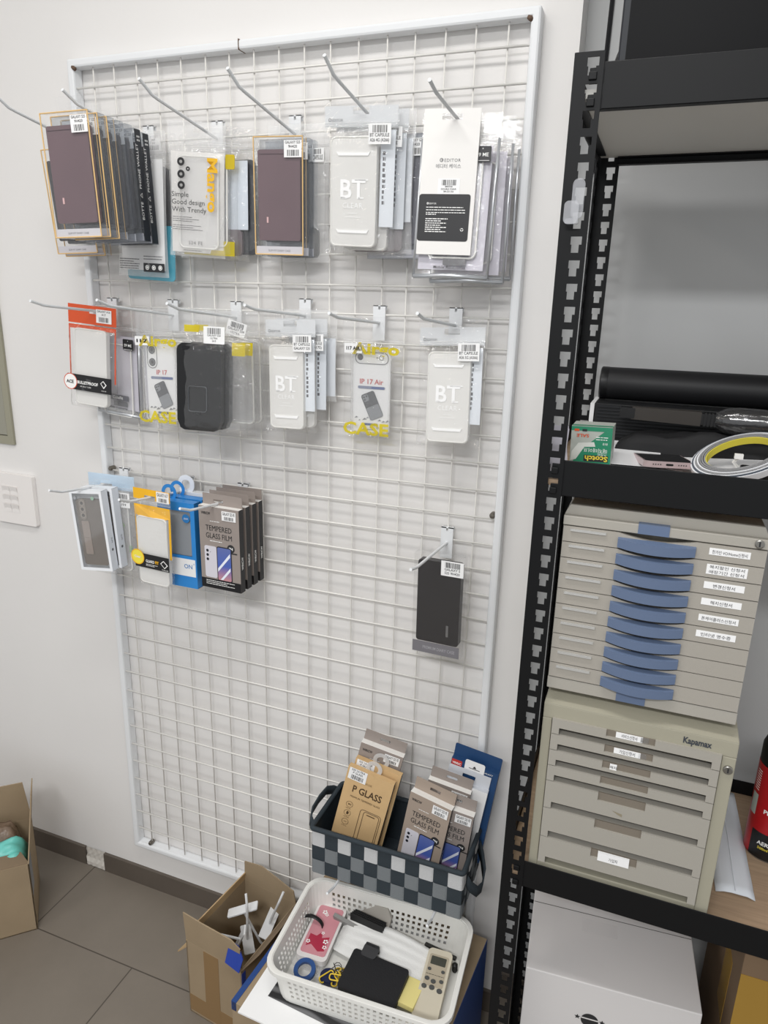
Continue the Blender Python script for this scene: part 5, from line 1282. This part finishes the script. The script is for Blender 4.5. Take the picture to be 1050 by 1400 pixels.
m.box(-.0075, .0075, -.0075, .0075, .09, .113, 0, T); m.build('collar', mat('black collar', '#1a1a1b', .35), t)
MB().prism(rrect(.014, .02, .001, 2, 0, -.006), -.009, .009, 0, T).build('end_knob', mat('black collar', '#1a1a1b', .35), t)
m = MB(); m.lathe([(.010, .108), (.017, .120), (.0195, .135), (.0195, .42)], 24, 0, T); m.build('sleeve', film('clear grey sleeve', tint='#c9c9cc', haze=.1, hazecol='#8a8a8c', gloss=2.2, rough=.12, wrinkle=.2), t, smooth='auto')
m = MB(); m.lathe([(.004, .10), (.012, .15), (.014, .2), (.014, .42)], 16, 0, T); m.build('canopy', mat('black folded canopy', '#1c1b1d', .7), t, smooth='auto')
t = thing('black_pouch', 'black fabric pouch under the umbrella on the middle shelf', 'pouch', (1.200, -.165, ZS2))
o = lumpy('fabric', mat('black pouch fabric', '#131315', .7), .26, .052, .042, 7); o.parent = t
# coil of flat cable strip
t = thing('strip_coil', 'coil of white and grey flat strip with a yellow inner band on the middle shelf', 'coil')
m = MB(); n = 48
def ringband(m, r0, r1, z0, z1, mi):
    vs = []
    for (r, zz) in ((r0, z0), (r1, z0), (r1, z1), (r0, z1)): vs += [(r * math.cos(2 * PI * i / n) * 1.22, r * math.sin(2 * PI * i / n), zz) for i in range(n)]
    m.add(vs, [(k * n + i, k * n + (i + 1) % n, ((k + 1) % 4) * n + (i + 1) % n, ((k + 1) % 4) * n + i) for k in range(4) for i in range(n)], mi)
for k, (r, mi, hgt) in enumerate(((.0385, 2, .010), (.0398, 1, .0115), (.0425, 1, .012), (.0450, 1, .0118), (.0475, 0, .011), (.0495, 1, .010), (.0515, 0, .009), (.0535, 3, .0085), (.0552, 0, .007))):
    ringband(m, r, r + .0018, -.0003 * k, hgt, mi)
m.build('strip', [mat('white strip', '#dcdde0', .5), mat('grey woven strip', '#8b8b8c', .7, bump=.5, bscale=600), mat('yellow band', '#d9cc4a', .5), mat('slate strip', '#4f5660', .6)], t)
t.matrix_basis = Matrix.Translation((1.238, -.256, ZS2 + .0305)) @ Matrix.Rotation(30 * D, 4, 'Z') @ Matrix.Rotation(-22 * D, 4, 'Y') @ Matrix.Rotation(9 * D, 4, 'X') @ Matrix.Scale(.88, 4)
t = thing('cable_adapter', 'small dark adapter with white plugs under the strip coil', 'adapter', (1.262, -.232, ZS2))
MB().box(-.02, .03, -.02, .02, 0, .016).build('housing', BLACKL, t, bevel=.003); m = MB(); m.tube([(-.02, 0, .010), (-.03, -.005, .022), (-.026, -.01, .030)], .0025, 6); m.box(-.031, -.021, -.014, -.007, .028, .034); m.build('plug', WHITE, t)

# ------------------------------------------------------------------ upper drawer cabinet
GRY = mat('warm grey abs', '#a8a49b', .5, 0, .35, bump=.15, bscale=900); GRY2 = mat('warm grey abs drawer', '#a5a097', .5, 0, .35, bump=.15, bscale=900); BLU = mat('slate blue plastic', '#63738f', .45, 0, .4); SEAM = mat('dark seam', '#3a3833', .8)
X0, W_, YF = 1.0392, .2345, -.3365
Z0, Z1 = 1.0415, 1.300
t = thing('drawer_cabinet', 'grey desktop cabinet of ten shallow drawers with blue handles', 'drawer cabinet', (X0, YF, Z0))
Hc = Z1 - Z0
m = MB(); m.box(0, W_, .022, .30, 0, Hc - .014); m.box(0, .0018, .0062, .022, .0165, Hc - .026); m.box(W_ - .0018, W_, .0062, .022, .0165, Hc - .026); m.prism([(0, 0), (W_, 0), (W_ - .006, .0125), (.006, .0125)], .010, .298, 0, Matrix.Translation((0, 0, Hc - .014)))
m.box(0, W_, .001, .022, 0, .0165); m.box(0, W_, .0, .022, Hc - .026, Hc - .014); m.build('body', GRY, t, bevel=.0012)
m = MB(); cxh = .46 * W_
m.box(cxh - .018, cxh + .018, -.001, .004, .0015, .014); m.build('blue_strip', BLU, t)
m = MB(); m.prism([(0, 0), (0, 0)], 0, 0) if False else m.box(cxh - .018, cxh + .018, -.001, .012, Hc - .0255, Hc - .0130); m.build('blue_strip', BLU, t)
m = MB(); T = Matrix.Translation((W_ * .955, -.0004, Hc - .0195)) @ Matrix.Rotation(PI / 2, 4, 'X'); m.lathe([(.0052, 0), (.0052, .0015), (.004, .002), (.0005, .002)], 20, 0, T); m.rect(W_ * .955 - .0008, W_ * .955 + .0008, Hc - .0225, Hc - .0165, -.0028, 1); m.build('lock', [mat('nickel lock', '#8d8b86', .3, .8), INK], t)
names = {0: ['\ud55c\uac00\uc778 VO/Home\uc2e0\uccad\uc11c'], 1: ['\ubcf5\uc9c0\ud560\uc778 \uc2e0\uccad\uc11c', '\ub9e4\uc7a5\uae30\uac04 \uc2e0\uccad\uc11c'], 2: ['\ubcc0\uacbd\uc2e0\uccad\uc11c'], 3: ['\ud574\uc9c0\uc2e0\uccad\uc11c'], 4: ['\ud3f0\ucf00\uc5b4\ud50c\ub7ec\uc2a4\uc2e0\uccad\uc11c'], 5: ['\uc778\ud130\ub137 \uc601\uc218\uc99d']}
Zb = .0175; pitch = (Hc - .027 - Zb) / 10
HB = None
for k in range(10):
    zt = Hc - .027 - pitch * k; zb = zt - pitch + .0009
    hw0, hw1 = .290 * W_, .672 * W_
    notch = [(hw0 + (hw1 - hw0) * q / 12, zt - .0003 - .0062 * (1 - (2 * q / 12 - 1) ** 2)) for q in range(13)]
    m = MB(); m.prism([(.001, zb), (W_ - .001, zb), (W_ - .001, zt - .0003)] + notch[::-1] + [(.001, zt - .0003)], 0, .006); m.box(.004, W_ - .004, .0045, .0215, zb, zb + .0015); dr = m.build('drawer', GRY2, t)
    # bowed blue handle
    hw0, hw1 = .290 * W_, .672 * W_; nn = 16; f_ = []; 
    def bow(p): return -.0035 - .0085 * (1 - p * p)
    m = MB(); vs = []
    for i in range(nn + 1):
        p = -1 + 2 * i / nn; x = hw0 + (hw1 - hw0) * i / nn; sag = -.0022 * (1 - p * p)
        vs += [(x, bow(p), zb + .0065 + sag - .0045), (x, bow(p) - .0008, zb + .0155 + sag * .6 - .002), (x, .0005, zb + .0155 - .002 + .001), (x, .0005, zb + .0025)]
    fs = []
    for i in range(nn):
        for q in range(4): fs.append((4 * i + q, 4 * i + 4 + q, 4 * i + 4 + (q + 1) % 4, 4 * i + (q + 1) % 4))
    fs += [(0, 1, 2, 3), tuple(4 * nn + q for q in (3, 2, 1, 0))]
    m.add(vs, fs); m.build('handle', BLU, dr, smooth='auto')
    m = MB(); m.box(.042 * W_, .228 * W_, -.0030, -.0002, zt - .0058, zt - .0030)
    m.build('label_holder', film('clear label holder', haze=.5, hazecol='#dcdcda', gloss=1.5, rough=.1), dr)
    if k in names:
        m = MB(); x0, x1 = .735 * W_, .925 * W_
        two = len(names[k]) == 2
        z0, z1 = (zb + .0045, zt - .0035) if two else (zb + .0075, zt - .0045)
        m.box(x0, x1, -.0004, 0, z0, z1, 0)
        for q, s in enumerate(names[k]):
            hh = (z1 - z0) / len(names[k]); m.text(s, hh * .62 if not two else hh * .75, (x0 + x1) / 2, z1 - hh * (q + .78), -.0007, 1, 'c', width=min(.038, .0048 * len(s)))
        m.build('name_label', [LABEL, INK], dr)

# ------------------------------------------------------------------ lower drawer cabinet
BEI = mat('beige abs frame', '#a29e8d', .5, 0, .35, bump=.12, bscale=900); LGB = mat('grey abs drawer', '#a4a097', .5, 0, .35, bump=.12, bscale=900)
X0, W_, YF = 1.0385, .2435, -.3365; Z0, Z1 = ZS3 + .0005, 1.036
t = thing('drawer_cabinet', 'beige desktop cabinet of seven drawers with finger slots, under the blue-handled one', 'drawer cabinet', (X0, YF, Z0))
H_ = Z1 - Z0
m = MB(); zf = 1.018 - Z0
m.box(0, .0125, 0, .30, 0, zf - .0225); m.box(W_ - .0165, W_, 0, .30, 0, zf - .0225); m.box(.0125, W_ - .0165, .20, .30, 0, zf - .0225); m.box(0, W_, 0, .30, zf - .0225, zf); m.box(.0125, W_ - .0165, 0, .2, 0, .757 - Z0 + .002)
m.add([(0, 0, zf), (W_, 0, zf), (W_ - .004, .045, H_ + .0005), (.004, .045, H_ + .0005), (W_ - .004, .29, H_ + .0005), (.004, .29, H_ + .0005), (0, .30, zf), (W_, .30, zf)], [(0, 1, 2, 3), (3, 2, 4, 5), (0, 3, 5, 6), (1, 7, 4, 2), (5, 4, 7, 6)])
m.build('body', BEI, t, bevel=.0012)
MB().box(.012, W_ - .016, .035, .2, .757 - Z0, zf - .022).build('slot_shade_block', mat('painted slot shade', '#2a2825', .9), t)  # solid dark block, its colour paints the shade seen through the finger slots
m = MB(); m.text('Kapamax', .0125, .735 * W_, zf - .0150, -.0006, 0, 'l', bold=.03, width=.034); m.build('printed_text', mat('slate ink', '#3b4048', .5), t)
m = MB(); T = Matrix.Translation((W_ - .0078, -.0002, .978 - Z0)) @ Matrix.Rotation(PI / 2, 4, 'X'); m.lathe([(.0058, 0), (.0058, .0022), (.0048, .003), (.0005, .003)], 22, 0, T); m.rect(W_ - .0087, W_ - .0069, .978 - Z0 - .003, .978 - Z0 + .003, -.0036, 1); m.build('lock', [mat('nickel lock', '#8d8b86', .3, .8), INK], t)
zs = [.9985, .9745, .9495, .9245, .8995, .8545, .8055, .7605]
nl = {0: '\uc11c\ube44\uc2a4\uc2e0\uccad\uc11c', 1: '\uac00\uc785\uc2e0\uccad\uc11c', 6: '\uac00\uc785\uc790'}
xa, xb_ = .0135, W_ - .0175
for k in range(7):
    zt, zb = zs[k] - Z0, zs[k + 1] - Z0 + .0012
    tall = k >= 4; slot = .0098 if not tall else .0105
    hx0, hx1 = xa + (xb_ - xa) * .335, xa + (xb_ - xa) * .625; nd = .0095 if not tall else .012
    m = MB(); e = .010
    # face with a notch at the top for the label pocket and a finger slot along the bottom
    m.prism([(xa, zb), (xa + e, zb), (xa + e, zb + slot), (xb_ - e, zb + slot), (xb_ - e, zb), (xb_, zb), (xb_, zt), (hx1, zt), (hx1, zt - nd), (hx0, zt - nd), (hx0, zt), (xa, zt)], -.004, .001)
    m.box(xa, xb_, .001, .034, zt - .0012, zt - .0002)
    dr = m.build('drawer', LGB, t)
    m = MB(); m.box(hx0, hx1, -.0012, .002, zt - nd, zt - .0004); m.build('label_pocket', mat('brown smoke pocket', '#7d756a', .3), dr)
    if k in nl:
        m = MB(); lx0 = hx0 + (hx1 - hx0) * (.20 if k < 6 else .16); lx1 = lx0 + (hx1 - hx0) * (.55 if k < 6 else .68)
        m.box(lx0, lx1, -.0050 if k == 6 else -.0022, -.0012, zt - nd - (.002 if k == 6 else -.0006), zt - .0008, 0); m.text(nl[k], .0062, (lx0 + lx1) / 2, zt - nd + .0026 - (.001 if k == 6 else 0), -.0053 if k == 6 else -.0025, 1, 'c', width=.020 if k < 6 else .012); m.build('name_label', [LABEL, INK], dr)
    if k < 2: MB().box(hx1 - .018, hx1 - .008, -.0022, -.0012, zt - nd + .001, zt - .001).build('clear_tab', film('clear pocket tab', haze=.2, hazecol='#cccccc', gloss=1.5), dr)
    if k == 2: m = MB(); m.box(hx0 + .010, hx0 + .019, -.0032, -.0022, zt - nd - .004, zt - .001, 0); m.text('\ud574\uc9c0', .005, hx0 + .0145, zt - nd + .002, -.0036, 1, 'c'); m.build('name_label', [LABEL, INK], dr)
    if k == 4: MB().flat([(hx0 + .020, zt - .022), (hx0 + .034, zt - .0245), (hx0 + .034, zt - .029), (hx0 + .028, zt - .0265)], -.0043).build('tape_residue', mat('dried glue', '#8f8672', .7), dr)

# ------------------------------------------------------------------ low shelf, right side
t = thing('spray_can', 'red and black spray can standing on the low shelf at the right edge', 'spray can', (1.3785, -.145, ZS3))
RED = mat('red can lacquer', '#b3161d', .28, .15, .5); CBK = mat('black can lacquer', '#131314', .3, 0, .5)
m = MB(); r = .033
def canwall(z0, z1, a0, a1, mi, rr_=None, n=20):
    vs = []; q = rr_ or r
    for i in range(n + 1):
        a = a0 + (a1 - a0) * i / n; vs += [(q * math.cos(a), q * math.sin(a), z0), (q * math.cos(a), q * math.sin(a), z1)]
    m.add(vs, [(2 * i, 2 * i + 2, 2 * i + 3, 2 * i + 1) for i in range(n)], mi)
m.lathe([(r - .002, 0), (r, .003), (r, .0035)], 40, 2)
canwall(.0035, .155, 0, 2 * PI, 0, n=40); m.lathe([(r, .155), (r - .001, .157)], 40, 0)
canwall(.0035, .048, PI * 1.18, 2 * PI + .6, 1, r + .0002, 24)
m.build('body', [RED, CBK, mat('can rim steel', '#8b8c8e', .3, .8)], t, smooth='auto')
m = MB(); m.lathe([(r - .0005, .155), (r - .0005, .185), (r - .005, .198), (r - .012, .207), (r - .018, .210), (.001, .210)], 40); m.build('cap', mat('black can cap', '#101011', .4), t, smooth='auto')
m = MB()
def oncan(s, size, ang, z, mi, width=None):
    vs, fs, x0, x1, y0, y1 = text_geo(s, .02, 1.0); k = (width / (x1 - x0)) if width else size
    out = []
    for v in vs:
        a = ang + (v.x - x0) * k / r; out.append(((r + .0005) * math.cos(a), (r + .0005) * math.sin(a), z + v.y * size))
    m.add(out, fs, mi)
oncan('PENETRATING', .010, PI * 1.30, .082, 0); oncan('AEROSOL', .009, PI * 1.29, .028, 0); oncan('500ml', .006, PI * 1.31, .0205, 1); oncan('SUPER', .03, PI * 1.37, .105, 0)
for q in range(9):
    vs, fs = [], []; a0 = PI * 1.06; a1 = PI * 1.16
    for i in range(7): a = a0 + (a1 - a0) * i / 6; vs += [((r + .0004) * math.cos(a), (r + .0004) * math.sin(a), .112 + .004 * q), ((r + .0004) * math.cos(a), (r + .0004) * math.sin(a), .1132 + .004 * q)]
    m.add(vs, [(2 * i, 2 * i + 2, 2 * i + 3, 2 * i + 1) for i in range(6)], 0)
vs = []; a0, a1 = PI * 1.04, PI * 1.17
for i in range(9): a = a0 + (a1 - a0) * i / 8; vs += [((r + .0003) * math.cos(a), (r + .0003) * math.sin(a), .070), ((r + .0003) * math.cos(a), (r + .0003) * math.sin(a), .105)]
m.add(vs, [(2 * i, 2 * i + 2, 2 * i + 3, 2 * i + 1) for i in range(8)], 2)
m.build('printed_text', [PALEINK, mat('yellow lettering', '#e8d24a', .5), mat('grey caution panel', '#a9b0aa', .5)], t)
def envelope(label, x, y0, y1, w, z, yaw=0):
    t = thing('paper_envelope', label, 'envelope', (x, (y0 + y1) / 2, z), yaw * D); L_ = (y1 - y0) / 2; PE = mat('bluish white envelope', '#d9dee4', .6); m = MB(); n = 14; vs = []
    for j in range(n):
        for i in range(6):
            u, v = i / 5, j / 13; vs.append(((u - .5) * w, -L_ + 2 * L_ * v, .002 + .004 * math.sin(PI * u) ** .5 + .0015 * noise.noise(Vector((u * 3, v * 9, x * 40)))))
    m.add(vs, [(j * 6 + i, j * 6 + i + 1, (j + 1) * 6 + i + 1, (j + 1) * 6 + i) for j in range(n - 1) for i in range(5)]); m.build('paper', PE, t, smooth=True, solid=.001)
    m = MB(); m.tube([(0, -L_ + .004, .0072), (0.002, 0, .0072), (0, L_ - .004, .0072)], .0008, 5); m.build('fold', PE, t)
envelope('long white envelope on the low shelf between the beige cabinet and the spray can', 1.3205, -.268, -.02, .052, ZS3 + .0003, 2)
envelope('white envelope in front of the spray can at the right edge of the low shelf', 1.409, -.262, -.19, .05, ZS3 + .0003, 2)

# ------------------------------------------------------------------ under the low shelf
t = thing('white_carton', 'large white glossy carton on the floor under the low shelf', 'cardboard box', (1.0485, -.303, FZ), 4.5 * D)
w, d, h = .2635, .262, .503
MB().box(0, w, 0, d, 0, h).build('box', mat('white gloss carton', '#d6d3d2', .38, 0, .45, var=.01, vscale=4), t, bevel=.0015)
m = MB(); m.add([(.001, .138, h + .0003), (w - .001, .138, h + .0003), (w - .001, .1395, h + .0003), (.001, .1395, h + .0003)], [(0, 1, 2, 3)]); m.build('lid_seam', mat('lid seam shade', '#6d6a68', .8), t)
m = MB(); m.add([(.085, .10, h + .0004), (.142, .10, h + .0004), (.142, .128, h + .0004), (.085, .128, h + .0004)], [(0, 1, 2, 3)]); m.build('clear_tape', film('clear sticky tape', haze=.06, hazecol='#ffffff', gloss=.4, rough=.2), t)
m = MB(); m.disc(.106, .431, .0135, -.0005, 0, n=28); m.rect(.093, .119, .433, .4355, -.0008, 1)
for s in (-1, 1):
    p = []
    for q in range(10): a = PI / 2 + q * PI / 5; rr_ = .005 if q % 2 == 0 else .0022; p.append((.106 + s * .019 + rr_ * math.cos(a), .433 + rr_ * math.sin(a)))
    m.flat(p, -.0005, 0)
m.build('printed_logo', [INK, mat('white gloss carton', '#d6d3d2', .38)], t)
t = thing('cardboard_box', 'dark brown cardboard box with yellow tape at the lower right corner', 'cardboard box', (1.349, -.282, FZ), 1 * D)
w, d, h = .40, .255, .66
MB().box(0, w, 0, d, 0, h).build('box', mat('dark brown cardboard', '#77624c', .8, var=.08, vscale=8), t, bevel=.001)
YT = mat('yellow brown tape', '#a07d36', .22, 0, .5)
m = MB(); m.box(.0, .055, -.0006, 0, .40, .595); m.box(.0, .30, -.0007, 0, .555, .600); m.box(.0, .3, -.0009, 0, .47, .505); m.build('packing_tape', YT, t)
m = MB(); m.box(-.0006, 0, .055, .11, .44, .56); m.build('packing_tape', YT, t)

# ------------------------------------------------------------------ light
wd = bpy.data.worlds.new('room ambience'); S.world = wd; wd.use_nodes = True
bg = wd.node_tree.nodes['Background']; bg.inputs['Color'].default_value = (0.97, 0.985, 1.0, 1); bg.inputs['Strength'].default_value = 0.62
def area(name, loc, sx, sy, power, col=(1, .97, .93), rot=(0, 0, 0)):
    l = bpy.data.lights.new(name, 'AREA'); l.shape = 'RECTANGLE'; l.size = sx; l.size_y = sy; l.energy = power; l.color = col
    o = bpy.data.objects.new(name, l); COL.objects.link(o); o.location = loc; o.rotation_euler = rot; return o
area('ceiling_light_a', (.70, -.85, 2.68), 1.1, .20, 11.5, (1, .985, .965))
area('ceiling_light_b', (-.7, -1.7, 2.68), .3, 1.2, 7, (1, .9, .8))
area('ceiling_light_c', (.9, -2.5, 2.68), 1.2, .3, 48, (.99, .995, 1))
S.view_settings.view_transform = 'Standard'; S.view_settings.look = 'None'
S.view_settings.gamma = 1; S.view_settings.use_curve_mapping = False; S.view_settings.exposure = 0.17
S.cycles.transparent_max_bounces = 40; S.cycles.max_bounces = 8
